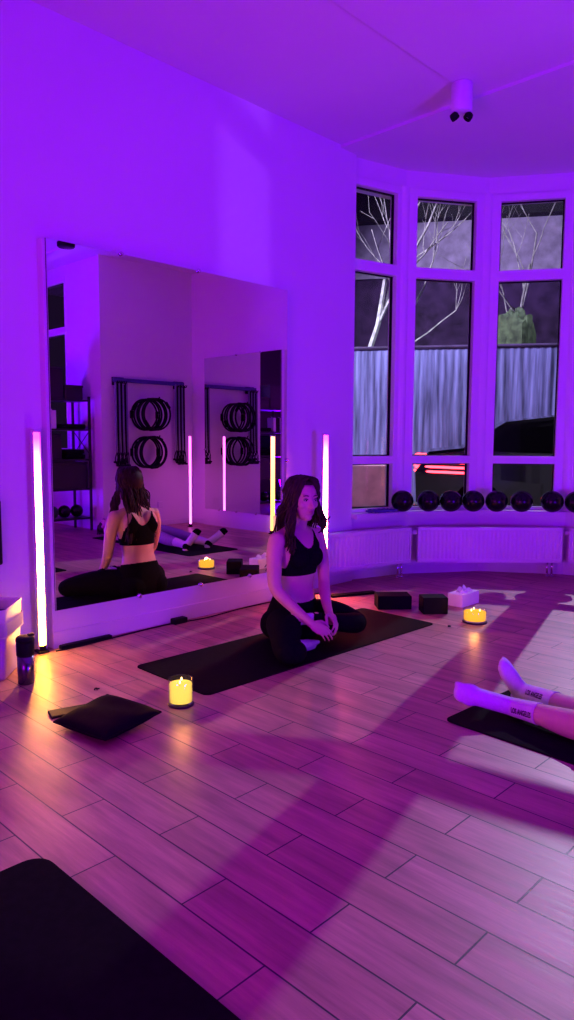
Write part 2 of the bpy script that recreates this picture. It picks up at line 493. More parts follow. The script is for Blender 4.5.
b = B(); n = 480; L0, L1 = -8, 8
prevv = None
for i in range(n + 1):
    s = L0 + (L1 - L0) * i / n; k = .004 if (i // 2) % 2 else 0
    a = [b.verts.new(fpt(13.9 + k, s, -.02)), b.verts.new(fpt(13.9 + k, s, 2.86)), b.verts.new(fpt(13.93 + k, s, 2.86)), b.verts.new(fpt(13.93 + k, s, -.02))]
    if prevv:
        for q in range(4): b.faces.new((prevv[q], a[q], a[(q + 1) % 4], prevv[(q + 1) % 4]))
    prevv = a
bmesh.ops.recalc_face_normals(b, faces=b.faces[:])
fe = thing('street_fence', fpt(13.9, 0, -.02), 'tall bluish streaky metal sheet fence seen through the bay windows', 'fence')
link('fence_sheet', b, STREAK, fe)
b = B(); tube(b, [fpt(13.92, L0, 2.88), fpt(13.92, L1, 2.88)], .04, 8); link('top_rail', b, DARKB, fe)

fa = thing('building', fpt(22, 0, -.02), 'dark building, upper storey coloured pale as lamplit, across the night street', 'building')
mtx = Matrix(((fd.x, fn.x, 0, fn.x * 22), (fd.y, fn.y, 0, fn.y * 22), (0, 0, 1, 0), (0, 0, 0, 1)))
b = B(); box(b, (-13, 0, -.02), (13, 3, 5.9), 0, 2, mtx); link('lower_wall', b, DARKB, fa)
b = B(); box(b, (-13.1, -.1, 5.9), (13.1, 3, 7.45), 0, 2, mtx); link('upper_wall', b, PLAST, fa)
b = B(); box(b, (-13.3, -.5, 7.45), (13.3, 3.2, 8.1), 0, 2, mtx); box(b, (-13.0, .3, 8.1), (13.0, 3.0, 11.5), 0, 2, mtx); link('roof', b, ROOF, fa)

# clipped ivy pillar behind the fence
p0 = fpt(14.5, 1.6, -.02)
b = B(); bmesh.ops.create_icosphere(b, subdivisions=4, radius=1)
for v in b.verts:
    c = v.co.copy(); mx = max(abs(c.x), abs(c.y), abs(c.z)); c = c.lerp(c / mx, .75)
    j = 1 + random.uniform(-.06, .06)
    v.co = V((c.x * .32 * j, c.y * .32 * j, 1.80 + c.z * 1.80 * j)) + p0
tag(link('hedge', b, LEAFM, loc=p0), 'clipped ivy covered block rising above the fence in the right bay window', 'hedge')


def tree(base, h, seed, label, lean=(0, 0)):
    rnd = random.Random(seed); t = thing('bare_tree', base, label, 'tree', 'bare trees behind the fence')
    tr = B(); br = B()

    def grow(bm, p, d, L, r, depth):
        pts = [p.copy()]; rs = [r]; n = 5
        for i in range(n):
            d = (d + V((rnd.uniform(-.16, .16), rnd.uniform(-.16, .16), rnd.uniform(-.05, .12)))).normalized()
            p = p + d * L / n; pts.append(p.copy()); rs.append(r * (1 - .45 * (i + 1) / n))
        tube(bm, pts, rs, 6 if depth < 2 else 4)
        if depth >= 4: return
        for k in range(3 if depth < 3 else 2):
            i = rnd.randint(2, n)
            ax = V((rnd.uniform(-1, 1), rnd.uniform(-1, 1), rnd.uniform(-.2, .5)))
            nd = (d * .9 + ax.normalized() * rnd.uniform(.5, .95)).normalized()
            grow(br, pts[i], nd, L * rnd.uniform(.52, .70), rs[i] * .62, depth + 1)
    grow(tr, V(base), V((lean[0], lean[1], 1)).normalized(), h * .50, .095, 0)
    link('trunk', tr, BARK, t); link('branches', br, BARK, t)
    return t


tree(fpt(15.6, -3.6, -.02), 9, 3, 'bare pale tree behind the fence, seen in the narrow left bay window', (-.1, .1))
tree(fpt(15.9, -2.0, -.02), 9.5, 11, 'bare pale tree with forked trunk, seen in the middle bay window', (.25, -.2))
tree(fpt(17.6, 2.0, -.02), 9, 5, 'bare pale tree with slanting branches, seen in the right bay window', (.15, -.02))


def car(center, d, label):
    n = V((-d.y, d.x, 0)); t = thing('parked_car', center, label, 'car')
    def P(s, y, z): return center + d * s + n * y + V((0, 0, z))
    prof = [(-2.15, .35), (-2.17, .75), (-2.0, .98), (-1.55, 1.03), (-1.0, 1.38), (-.3, 1.46), (.45, 1.42), (1.0, 1.05), (1.9, .92), (2.15, .72), (2.18, .38)]
    body = B(); rows = []
    for y, k in ((-.86, .0), (-.80, .04), (0, .07), (.80, .04), (.86, .0)):
        rows.append([body.verts.new(P(s * (1 - .01 * (y == 0)), y * (1 - .22 * max(0, z - .95) / .5), z + (k if z > .9 else 0))) for s, z in prof] + [body.verts.new(P(2.0, y, .22)), body.verts.new(P(-2.0, y, .22))])
    m = len(rows[0])
    for a, c in zip(rows, rows[1:]):
        for i in range(m): body.faces.new((a[i], a[(i + 1) % m], c[(i + 1) % m], c[i]))
    body.faces.new(rows[0]); body.faces.new(list(reversed(rows[-1])))
    bmesh.ops.recalc_face_normals(body, faces=body.faces[:])
    link('car_body', body, CARP, t)
    for sg in (-1, 1):
        wv = B()
        q = [(-1.35, 1.04), (-.92, 1.33), (-.05, 1.39), (-.05, 1.03)]
        q2 = [(.03, 1.03), (.03, 1.39), (.42, 1.35), (.86, 1.05)]
        for poly in (q, q2):
            vs = [wv.verts.new(P(s, sg * (.875 * (1 - .22 * max(0, z - .95) / .5)), z)) for s, z in poly]
            ws = [wv.verts.new(P(s, sg * (.855 * (1 - .22 * max(0, z - .95) / .5)), z)) for s, z in poly]
            wv.faces.new(vs); wv.faces.new(ws[::-1])
            for i in range(4): wv.faces.new((vs[i], vs[(i + 1) % 4], ws[(i + 1) % 4], ws[i]))
        link('side_window', wv, CARG, t)
        for s in (-1.35, 1.35):
            wb = B(); m4 = Matrix.Translation(P(s, sg * .78, .32)) @ Matrix((d, V((0, 0, 1)), n)).transposed().to_4x4()
            lathe(wb, [(0, -.1), (.2, -.1), (.31, -.09), (.33, 0), (.31, .09), (.2, .1), (0, .1)], 24); bmesh.ops.transform(wb, matrix=m4, verts=wb.verts)
            link('wheel', wb, RUBBER, t, True)
        lb = B()
        for k in range(4):
            z = .74 + k * .065
            tube(lb, [P(-1.45 - .02 * k, sg * .872, z), P(-1.95, sg * .87, z + .015), P(-2.165, sg * .80, z + .02), P(-2.18, sg * .45, z + .02)], .016, 6)
        link('tail_lamp', lb, emat('red tail lamp', (1, .03, .05), 12), t)
    return t


car(fpt(10.6, 2.02, -.02) + V((.0, 0, 0)), fd, 'dark parked car with glowing red tail lamp bars, seen below the fence')
# added low wall coloured like the pink-lit pavement, seen in the low left pane
b = B(); box(b, (-3.2, -.2, -.02), (-.5, 0, .72), .02, 2, Matrix(((fd.x, fn.x, 0, fn.x * 12.6), (fd.y, fn.y, 0, fn.y * 12.6), (0, 0, 1, 0), (0, 0, 0, 1))))
tag(link('low_wall', b, PAVE, loc=fpt(12.6, -1.8, -.02)), 'added low wall coloured like pink-lit pavement outside the low left bay pane', 'wall')

# ------------------------------------------------------------------ mirrors
def mirror(name, loc, rz, wd, z0, z1, label):
    """local frame: x along the glass, -y toward the room"""
    t = thing(name, loc, label, 'mirror', None, rz)
    h = z1 - z0
    b = B(); box(b, (0, -.006, 0), (wd, 0, h), .0015, 1); link('mirror_glass', b, MIRR, t, keep=False)
    b = B(); box(b, (.0, .0005, .0), (wd, .006, h)); link('backing', b, BLACK, t, keep=False)
    for u, z in [(.25 * wd, h), (.56 * wd, h), (.30 * wd, 0), (.56 * wd, 0), (.80 * wd, 0), (wd, h * .40)]:
        b = B(); lathe(b, [(0, 0), (.013, 0), (.013, .010), (.009, .014), (0, .014)], 16)
        bmesh.ops.transform(b, matrix=Matrix.Translation((u, -.004, z)) @ Matrix.Rotation(PI / 2, 4, 'X'), verts=b.verts)
        link('clip', b, CHROME, t, True, keep=False)
    return t


mirror('wall_mirror', (1.892, 3.594, .213), 0, 1.815, .213, 2.20, 'large frameless wall mirror behind the seated woman, reflecting her back')
# wall D: local x runs along -Y when rotated by -90 deg
mirror('wall_mirror', (6.16, 1.12, .22), -PI / 2, 1.43, .22, 2.215, 'second frameless mirror, seen only inside the reflection of the large mirror')
b = B(); box(b, (6.167, -.36, 0), (XD, 1.16, 2.21), .004); struct(link('trim_6', b, WALL))

# ------------------------------------------------------------------ LED tubes
TUBE_L = tube_material('left led tube', (1, .03, .40), (1, .40, .03), 115, 7)
TUBE_R = tube_material('right led tube', (1, .04, .36), (1, .17, .06), 170, 8)
TUBE_D = tube_material('far led tube', (1, .10, .75), (1, .12, .85), 6)
TUBE_E = tube_material('amber far tube', (1, .36, .20), (1, .36, .08), 5)


def led(loc, m, label, rz, h=1.2, deep=True):
    t = thing('led_tube_lamp', loc, label, 'lamp', None, rz)
    b = B(); lathe(b, [(0, .035), (.013, .035), (.0145, .04), (.0145, h - .02), (.012, h - .01), (0, h - .01)], 14); link('light_tube', b, m, t, True, keep=False)
    b = B()
    if not deep: box(b, (-.005, .0125, .02), (.005, .0155, h), .001)
    else: box(b, (-.021, .018, .02), (.021, .026, h), .002); box(b, (-.021, -.010, .02), (-.018, .02, h), .001); box(b, (.018, -.010, .02), (.021, .02, h), .001); link('channel', b, WHITEP, t, keep=False)
    b = B(); box(b, (-.03, -.03, 0), (.03, .045 if deep else .015, .012), .004); box(b, (-.017, -.017, .01), (.017, .022 if deep else .0155, .04), .004); link('lamp_base', b, BLACK, t, keep=False)
    b = B(); box(b, (-.018, -.018, h - .012), (.018, .025 if deep else .0155, h + .004), .004); link('end_cap', b, WHITEP, t, keep=False)
    return t


led((1.805, 3.588, 0), TUBE_L, 'upright glowing LED tube at the left end of the large mirror', -.08)
led((4.02, 3.49, 0), TUBE_R, 'upright glowing LED tube right of the seated woman', -.62)
led((5.86, -.255, 0), TUBE_D, 'pink upright LED tube standing in the corner, seen in the large mirror', -PI / 2, deep=False)
led((6.138, .985, 0), TUBE_E, 'amber upright LED tube beside the dark strip, seen in the large mirror', -PI / 2, deep=False)

# ------------------------------------------------------------------ ceiling spotlights
def ceiling_spot(loc, label):
    t = thing('ceiling_spotlight', loc, label, 'spotlight', 'double ceiling spotlights')
    b = B(); lathe(b, [(0, 0), (.062, 0), (.066, -.005), (.066, -.165), (.060, -.172), (0, -.172)], 32); link('housing', b, WHITEP, t, True, keep=False)
    for sx in (-1, 1):
        q = B(); m = Matrix.Translation((sx * .046 * .69, -sx * .046 * .72, -.19)) @ Matrix.Rotation(sx * .6, 4, V((.72, .69, 0)))
        lathe(q, [(0, .018), (.022, .016), (.027, .0), (.027, -.02), (.024, -.024), (.018, -.012), (0, -.010)], 20); bmesh.ops.transform(q, matrix=m, verts=q.verts)
        s = link('lamp_head', q, BLACK, t, True, keep=False)
        q = B(); lathe(q, [(0, -.011), (.017, -.0115), (.017, -.0145), (0, -.0145)], 16); bmesh.ops.transform(q, matrix=m, verts=q.verts); link('lens', q, CHROME, s, True, keep=False)
    return t


ceiling_spot((4.13, 2.49, ZC - .018), 'white double ceiling spotlight hanging in front of the bay windows')
t = thing('ceiling_speaker', (4.27, -.46, ZC - .018), 'dark round ceiling speaker seen at the top left of the large mirror', 'speaker')
b = B(); lathe(b, [(0, 0), (.095, 0), (.10, -.006), (.098, -.045), (.088, -.055), (.086, -.05), (0, -.05)], 32); link('housing', b, BLACK, t, True, keep=False)
b = B(); lathe(b, [(0, -.051), (.085, -.051), (.06, -.058), (0, -.060)], 32); link('grille', b, BLACKM, t, True, keep=False)

# ------------------------------------------------------------------ radiators
def radiator(p0, p1, label, z0=.125, z1=.425):
    p0 = V((*p0, 0)); p1 = V((*p1, 0)); L = (p1 - p0).length; a = math.atan2(p1.y - p0.y, p1.x - p0.x)
    t = thing('radiator', p0, label, 'radiator', None, a)
    b = B(); n = int(L / .034); prev = None
    for i in range(n * 4 + 1):
        u = L * i / (n * 4); k = i % 4; d = (0, 0, .010, .010)[k]
        vs = [b.verts.new((u, -.012 + d, z0 + .02)), b.verts.new((u, -.012 + d, z1 - .02)), b.verts.new((u, .02, z1 - .012)), b.verts.new((u, .02, z0 + .012))]
        if prev:
            for q in range(4): b.faces.new((prev[q], vs[q], vs[(q + 1) % 4], prev[(q + 1) % 4]))
        else: b.faces.new(vs[::-1])
        prev = vs
    b.faces.new(prev); bmesh.ops.recalc_face_normals(b, faces=b.faces[:])
    link('ribbed_panel', b, RADM, t, keep=False)
    b = B(); box(b, (-.004, -.016, z1 - .03), (L + .004, .075, z1), .004); box(b, (-.004, -.016, z0), (L + .004, .0, z0 + .03), .004)
    box(b, (-.005, -.016, z0), (.012, .075, z1), .003); box(b, (L - .012, -.016, z0), (L + .005, .075, z1), .003); box(b, (.01, .05, z0 + .02), (L - .01, .07, z1 - .02)); link('casing', b, RADM, t, keep=False)
    for u in (L - .06, L - .10):
        b = B(); tube(b, [(u, .035, 0), (u, .035, z0 + .02)], .008, 10); lathe(b, [(.009, 0), (.018, 0), (.018, .006), (.009, .008)], 14, (u, .035, 0))
        link('supply_pipe', b, CHROME, t, True, keep=False)
    b = B(); lathe(b, [(0, 0), (.02, 0), (.02, .045), (.014, .05), (0, .05)], 16)
    bmesh.ops.transform(b, matrix=Matrix.Translation((-.055, .03, z1 - .05)) @ Matrix.Rotation(PI / 2, 4, 'Y'), verts=b.verts); link('valve_knob', b, WHITEP, t, True, keep=False)
    return t


radiator((4.07, 3.615), (5.03, 3.415), 'white ribbed radiator at the mirror end of the bay')
radiator((5.085, 3.37), (5.935, 2.50), 'white ribbed radiator under the middle of the bay windows')
radiator((5.965, 2.44), (6.10, 1.50), 'white ribbed radiator cut by the right edge of the photo')

# ------------------------------------------------------------------ balls and cloth on the sill
bl = ['leftmost black exercise ball on the bay sill, below the left mullion', 'second black exercise ball from the left on the bay sill', 'third black exercise ball from the left on the bay sill',
      'fourth black exercise ball from the left on the bay sill', 'fifth black exercise ball from the left, under the right bay window', 'sixth black exercise ball from the left on the bay sill',
      'seventh black exercise ball, standing apart under the right bay window', 'last black exercise ball, cut by the right edge of the photo']
bpos = [(4.965, 3.455), (5.135, 3.31), (5.272, 3.178), (5.412, 3.048), (5.545, 2.905), (5.685, 2.75), (5.855, 2.56), (5.96, 2.40)]


def py_x(px, Y): return None


ball0 = None
for i, (x, y) in enumerate(bpos):
    if ball0 is None:
        b = B(); bmesh.ops.create_uvsphere(b, u_segments=40, v_segments=24, radius=.093)
        for v in b.verts:
            v.co.z *= .97
            k = math.sin(v.co.z * 380) * .0006; v.co.x *= 1 + k * 4; v.co.y *= 1 + k * 4
        ball0 = thing('exercise_ball', (x, y, .556), bl[0], 'ball', 'black exercise balls on the window sill')
        bmesh.ops.translate(b, verts=b.verts, vec=V((0, 0, .0905))); link('ball_shell', b, BALLM, ball0, True, keep=False)
        b = B(); lathe(b, [(0, .004), (.007, .004), (.009, 0), (0, 0)], 14)
        bmesh.ops.transform(b, matrix=Matrix.Translation((-.066, -.062, .118)) @ V((-.68, -.66, .26)).to_track_quat('Z', 'Y').to_matrix().to_4x4(), verts=b.verts)
        link('plug', b, BLACK, ball0, True, keep=False); o = ball0
    else:
        o = copy_tree(ball0); o['label'] = bl[i]; o.location = (x, y, .556)
    o.rotation_euler = (0, 0, .35 * math.sin(i * 2.1))
b = B(); bmesh.ops.create_grid(b, x_segments=24, y_segments=12, size=.5)
top = [v for v in b.verts]
for v in top:
    x, y = v.co.x, v.co.y
    v.co = V((x * .23, y * .13, .012 + .006 * math.sin(x * 14 + y * 6) * math.cos(y * 9) + .004 * math.sin(x * 31)))
bmesh.ops.solidify(b, geom=b.faces[:], thickness=.012)
mn = min(v.co.z for v in b.verts)
bmesh.ops.transform(b, matrix=Matrix.Translation((4.80, 3.545, .556 - mn)) @ Matrix.Rotation(-.3, 4, 'Z'), verts=b.verts)
tag(link('folded_cloth', b, BLUEC, loc=(4.80, 3.545, .556), smooth=True), 'folded blue cloth at the left end of the bay sill', 'cloth')

# ------------------------------------------------------------------ mats
def yoga_mat(name, c, lx, ly, rz, label, th=.006, r=.035):
    b = B(); pts = []
    for sx, sy, a0 in ((1, 1, 0), (-1, 1, 90), (-1, -1, 180), (1, -1, 270)):
        for k in range(7):
            a = math.radians(a0 + 15 * k); pts.append((sx * (lx / 2 - r) + r * math.cos(a), sy * (ly / 2 - r) + r * math.sin(a)))
    prism(b, pts, 0, th)
    bmesh.ops.bevel(b, geom=[e for e in b.edges if abs(e.verts[0].co.z - th) < 1e-5 and abs(e.verts[1].co.z - th) < 1e-5], offset=.0015, segments=2, affect='EDGES')
    t = link(name, b, RUBBER, loc=(c[0], c[1], 0), keep=False); t.rotation_euler = (0, 0, rz)
    return tag(t, label, 'mat')


yoga_mat('yoga_mat', (2.925, 2.712), 1.83, .585, -.02, 'black yoga mat under the seated woman, along the mirror')
yoga_mat('yoga_mat', (.575, .88), .63, 1.85, .0, 'black yoga mat in the bottom left foreground, nearest the camera', r=.06)
yoga_mat('yoga_mat', (2.775, .63), .60, 1.76, -.05, 'black yoga mat under the white-socked legs at the right edge')
yoga_mat('yoga_mat', (4.68, .72), .66, 1.83, .0, 'black yoga mat under the lilac legs seen in the large mirror')

# ------------------------------------------------------------------ small floor objects
def block(c, l, w_, h, rz, label):
    b = B(); box(b, (-l / 2, -w_ / 2, 0), (l / 2, w_ / 2, h), .007, 3)
    o = link('yoga_block', b, FOAM, loc=(*c, 0), keep=False); o.rotation_euler = (0, 0, rz)
    return tag(o, label, 'yoga block', 'black yoga blocks behind the mat')


block((4.02, 2.86), .235, .15, .095, -.75, 'black yoga block lying at the far end of the mat, nearer the woman')
block((4.10, 2.585), .17, .13, .112, -.75, 'black yoga block standing beside the tissue box')

t = thing('tissue_box', (4.46, 2.565, 0), 'white tissue box with a tissue pulled up, behind the round candle', 'tissue box', None, -.0)
b = B(); box(b, (-.115, -.06, 0), (.115, .06, .09), .004); link('carton', b, PAPER, t, keep=False)
b = B(); lathe(b, [(0, .0905), (.042, .0905), (.042, .0915), (0, .0915)], 24); bmesh.ops.scale(b, vec=(1.2, .55, 1), verts=b.verts); link('slot_film', b, WHITEP, t, keep=False)
b = B(); bmesh.ops.create_grid(b, x_segments=20, y_segments=20, size=1)
for v in b.verts:
    x, y = v.co.x, v.co.y; r = math.hypot(x, y)
    v.co = V((x * .065 + .012 * math.sin(5 * y), y * .042 + .01 * math.sin(4 * x + 1), .125 - .034 * r + .012 * math.sin(6 * x + 3 * y) + .008 * math.cos(9 * y - 2 * x)))
bmesh.ops.solidify(b, geom=b.faces[:], thickness=.001); link('tissue', b, PAPER, t, True, keep=False)

WAX = emat('glowing wax', (1, .62, .10), 1.5); FLAME = emat('flame', (1, .72, .28), 6); WAX2 = emat('amber glowing wax', (1, .40, .03), 1.6)


def candle(loc, r, h, wicks, waxm, base, label, power, fill=.5):
    t = thing('candle_jar', loc, label, 'candle')
    z0 = .004 if base else 0
    if base:
        b = B(); lathe(b, [(0, 0), (r * 1.03, 0), (r * 1.06, .004), (r * 1.03, .009), (0, .009)], 40); link('saucer', b, BROWNC, t, True, keep=False); z0 = .0092
    b = B(); lathe(b, [(0, z0), (r - .004, z0), (r, z0 + .006), (r, h - .002), (r - .0015, h), (r - .0035, h - .002), (r - .0035, z0 + .008), (0, z0 + .008)], 48); link('glass_jar', b, JARG, t, True, keep=False)
    wh = z0 + .008 + (h - z0) * fill
    b = B(); lathe(b, [(0, z0 + .0085), (r - .0045, z0 + .0085), (r - .0045, wh), (r * .7, wh - .004), (0, wh - .005)], 40); link('wax', b, waxm, t, True, keep=False)
    for k in range(wicks):
        a = 2 * PI * k / wicks + .75; d = 0 if wicks == 1 else r * .42
        x, y = d * math.cos(a), d * math.sin(a)
        b = B(); tube(b, [(x, y, wh - .006), (x, y, wh + .006)], .0012, 6); wk = link('wick', b, BLACK, t, keep=False)
        b = B(); lathe(b, [(0, 0), (.003, .003), (.004, .007), (.003, .012), (.0012, .016), (0, .018)], 12, (x, y, wh + .004)); link('flame', b, FLAME, wk, True, keep=False)
    l = bpy.data.lights.new('candle_light', 'POINT'); l.energy = power; l.color = (1, .36, .06); l.shadow_soft_size = .008
    lo = bpy.data.objects.new('candle_light', l); C.objects.link(lo); lo.location = V(loc) + V((0, 0, wh + .022))
    return t


candle((1.862, 2.44, 0), .054, .118, 2, WAX, True, 'tall glowing glass candle on the floor beside the black cushion', 3.2, .72)
candle((4.06, 2.25, 0), .074, .088, 3, WAX2, True, 'low round amber candle glowing in front of the tissue box', 2.0, .66)

# cushion
b = B(); bmesh.ops.create_grid(b, x_segments=28, y_segments=28, size=1)
low = []
P4 = [V((1.395, 2.295)), V((1.680, 2.335)), V((1.600, 2.61)), V((1.345, 2.595))]
verts = b.verts[:]
uv = {v: ((v.co.x + 1) / 2, (v.co.y + 1) / 2) for v in verts}


def cush(u, w_, sgn):
    p = (P4[0] * (1 - u) + P4[1] * u) * (1 - w_) + (P4[3] * (1 - u) + P4[2] * u) * w_
    e = (max(0, 1 - (2 * u - 1) ** 4) * max(0, 1 - (2 * w_ - 1) ** 4)) ** .5
    edge = .026 + .022 * u * w_ + .02 * u
    z = edge + (.030 * e if sgn > 0 else -min(edge - .002, .03 * e))
    z += .002 * math.sin(13 * u + 4 * w_) * e * (sgn > 0)
    pin = 1 - .03 * math.sin(PI * u) * (w_ < .02 or w_ > .98)
    return V((p.x, p.y, z))


b.free(); b = B(); N = 28; T = {}; Lw = {}
for i in range(N + 1):
    for j in range(N + 1):
        T[i, j] = b.verts.new(cush(i / N, j / N, 1))
        Lw[i, j] = T[i, j] if i in (0, N) or j in (0, N) else b.verts.new(cush(i / N, j / N, -1))
for i in range(N):
    for j in range(N):
        b.faces.new((T[i, j], T[i + 1, j], T[i + 1, j + 1], T[i, j + 1]))
        q = (Lw[i, j], Lw[i, j + 1], Lw[i + 1, j + 1], Lw[i + 1, j])
        try: b.faces.new(q)
        except ValueError: pass
CUSHM = mat('black cushion leatherette', (.008, .007, .007), .75, var=.2, scale=30, bump=.2, bscale=250, spec=.05)
ct = thing('cushion', (1.50, 2.44, 0), 'flat black square cushion lying on the floor left of the tall candle', 'cushion')
link('cushion_cover', b, CUSHM, ct, True)
b = B(); ring = [cush(i / N, 0, 1) for i in range(N)] + [cush(1, j / N, 1) for j in range(N)] + [cush(1 - i / N, 1, 1) for i in range(N)] + [cush(0, 1 - j / N, 1) for j in range(N)]
tube(b, ring, .004, 6, closed=True); link('piping', b, CUSHM, ct, True)
b = B(); box(b, (-.085, -.04, 0), (.085, .04, .012), .004, 3)
o = link('flat_pouch', b, BLACK, loc=(1.475, 2.70, 0), keep=False); o.rotation_euler = (0, 0, -.28)
tag(o, 'small flat black pouch sticking out behind the black cushion', 'pouch')

# tumbler
t = thing('travel_tumbler', (1.515, 3.18, 0), 'dark steel travel tumbler with black lid standing beside the white bin', 'tumbler')
b = B(); lathe(b, [(0, 0), (.034, 0), (.037, .004), (.0385, .06), (.039, .138), (0, .138)], 36); link('steel_body', b, STEEL, t, True, keep=False)
b = B(); lathe(b, [(0, .138), (.0405, .138), (.041, .142), (.041, .198), (.039, .204), (0, .204)], 36); link('grip_band', b, BLACK, t, True, keep=False)
b = B(); lathe(b, [(.0, .204), (.0415, .204), (.043, .209), (.042, .222), (.036, .228), (0, .230)], 36); box(b, (.015, -.012, .225), (.044, .012, .236), .004); link('lid', b, BLACK, t, True, keep=False)

# bin
t = thing('waste_bin', (1.458, 3.262, 0), 'white square waste bin with a crumpled liner edge at the left photo edge', 'bin', None, math.atan2(.75, .66))
b = B(); X0, X1, Y0, Y1, hb = 0, .30, 0, .14, .345


def rr(x0, x1, y0, y1, r, n=5):
    o = []
    for cx, cy, a0 in ((x1 - r, y1 - r, 0), (x0 + r, y1 - r, 90), (x0 + r, y0 + r, 180), (x1 - r, y0 + r, 270)):
        for k in range(n + 1):
            a = math.radians(a0 + 90 * k / n); o.append((cx + r * math.cos(a), cy + r * math.sin(a)))
    return o


rings = []
for z, g in ((0, -.018), (.01, -.016), (hb - .01, 0), (hb, .002), (hb, -.004), (hb - .02, -.006), (.012, -.022)):
    rings.append([b.verts.new((x, y, z)) for x, y in rr(X0 - g, X1 + g, Y0 - g, Y1 + g, .03)])
for a, c in zip(rings, rings[1:]):
    for i in range(len(a)): b.faces.new((a[i], a[(i + 1) % len(a)], c[(i + 1) % len(a)], c[i]))
b.faces.new(rings[0][::-1]); b.faces.new(rings[-1]); bmesh.ops.recalc_face_normals(b, faces=b.faces[:]); link('bin_body', b, WHITEP, t, True, keep=False)
b = B(); base = rr(X0 - .004, X1 + .004, Y0 - .004, Y1 + .004, .034, 14); n = len(base); rnd = random.Random(4); rows = []
cx, cy = (X0 + X1) / 2, (Y0 + Y1) / 2
for k in range(7):
    z = hb - .095 - .012 * k + .03; row = []
    for i, (x, y) in enumerate(base):
        g = 1.0 + (.02 + .05 * abs(math.sin(k * 1.1 + i * .9))) * rnd.uniform(.3, 1) * (k not in (0,)) * .4
        row.append(b.verts.new((cx + (x - cx) * g, cy + (y - cy) * g, z + rnd.uniform(-.004, .004))))
    rows.append(row)
for a, c in zip(rows, rows[1:]):
    for i in range(n): b.faces.new((a[i], a[(i + 1) % n], c[(i + 1) % n], c[i]))
bmesh.ops.solidify(b, geom=b.faces[:], thickness=.001); link('bag_liner', b, PAPER, t, True, keep=False)
b = B(); prism(b, rr(X0 + .008, X1 - .008, Y0 + .008, Y1 - .008, .026), hb - .10, hb - .06); link('rubbish_bag', b, BLACK, t, keep=False)

# black panel at the left photo edge
b = B(); box(b, (1.35, 3.615, .50), (1.620, YA, .84), .012, 3)
tag(link('wall_speaker', b, BLACK, loc=(1.5, YA, .5)), 'black box on the wall at the left photo edge above the bin', 'box')

# cable, plug, strap, scraps
b = B(); pts = catmull([(1.86, 3.54, .005), (2.0, 3.535, .005), (2.3, 3.555, .005), (2.62, 3.57, .005), (2.9, 3.53, .005), (3.25, 3.56, .005), (3.6, 3.55, .005), (3.98, 3.50, .008)], 8)
tube(b, pts, .0042, 8); t = tag(link('power_cable', b, BLACK, loc=(1.86, 3.6, 0), smooth=True), 'thin black power cable running along the floor below the large mirror', 'cable')
b = B(); box(b, (2.66, 3.535, 0), (2.76, 3.588, .035), .006); o = tag(link('power_adapter', b, BLACK, loc=(2.71, 3.56, 0)), 'small black power adapter on the floor under the mirror middle', 'adapter')
b = B(); box(b, (1.90, 3.55, 0), (2.22, 3.585, .022), .005); o = tag(link('power_strip', b, BLACK, loc=(2.06, 3.57, 0)), 'flat black power strip on the floor at the left end of the mirror', 'power strip')
b = B(); box(b, (-.19, -.035, 0), (.19, .035, .016), .006, 2); o = link('folded_strap', b, FABRIC, loc=(4.13, 3.30, 0), keep=False); o.rotation_euler = (0, 0, -.38)
tag(o, 'folded black strap on the floor behind the woman by the right tube', 'strap')


def scrap(loc, label):
    b = B(); tube(b, catmull([(-.012, 0, .004), (-.004, .006, .008), (.006, -.003, .006), (.014, .004, .003)], 5), .0036, 6)
    tube(b, [(-.004, -.008, .0035), (.004, .01, .006)], .003, 6)
    tag(link('floor_scrap', b, BLACK, loc=(*loc, 0), keep=False, smooth=True), label, 'scrap')


scrap((1.70, 2.86), 'tiny dark scrap on the floor between tumbler and yoga mat')
scrap((3.84, 2.30), 'tiny dark scrap on the floor left of the amber candle')

# wall sockets by the corner tube
b = B(); box(b, (5.62, YC, .24), (5.70, YC + .012, .32), .004); 
o = tag(link('wall_socket', b, WHITEP, loc=(5.66, YC, .28)), 'small wall socket low on the rack wall, seen in the large mirror', 'socket')

# ------------------------------------------------------------------ rack with bands and rings (seen in the mirror)
RX0, RX1, RZ = 4.94, 6.03, 1.885
t = thing('band_rack', ((RX0 + RX1) / 2, YC, RZ), 'dark blue wall rail with black brackets holding exercise bands, seen in the mirror', 'rack')
b = B(); box(b, (RX0, YC + .03, RZ - .03), (RX1, YC + .07, RZ + .02), .006); link('rail', b, BLUEB, t)
for x in (RX0 + .05, RX1 - .10):
    b = B(); box(b, (x - .04, YC, RZ - .07), (x + .12, YC + .03, RZ + .03), .004)
    for k in range(6): tube(b, [(x - .03 + .026 * k, YC + .03, RZ - .045), (x - .03 + .026 * k, YC + .11, RZ - .045), (x - .03 + .026 * k, YC + .125, RZ - .02)], .006, 6)
    link('hook_bracket', b, BLACK, t)
hk = []
for z in (1.645, 1.165):
    b = B(); tube(b, [(5.40, YC, z), (5.40, YC + .36, z), (5.40, YC + .375, z + .03)], .009, 8)
    tag(link('wall_peg', b, BLACK, loc=(5.40, YC, z)), ('upper' if z > 1.4 else 'lower') + ' long black wall peg carrying exercise rings, seen in the mirror', 'peg')
bands = [('left', RX0 + .01 + .027 * k, k) for k in range(7)] + [('right', RX1 - .16 + .027 * k, k) for k in range(6)]
ords = ['first', 'second', 'third', 'fourth', 'fifth', 'sixth', 'seventh']
b0 = None
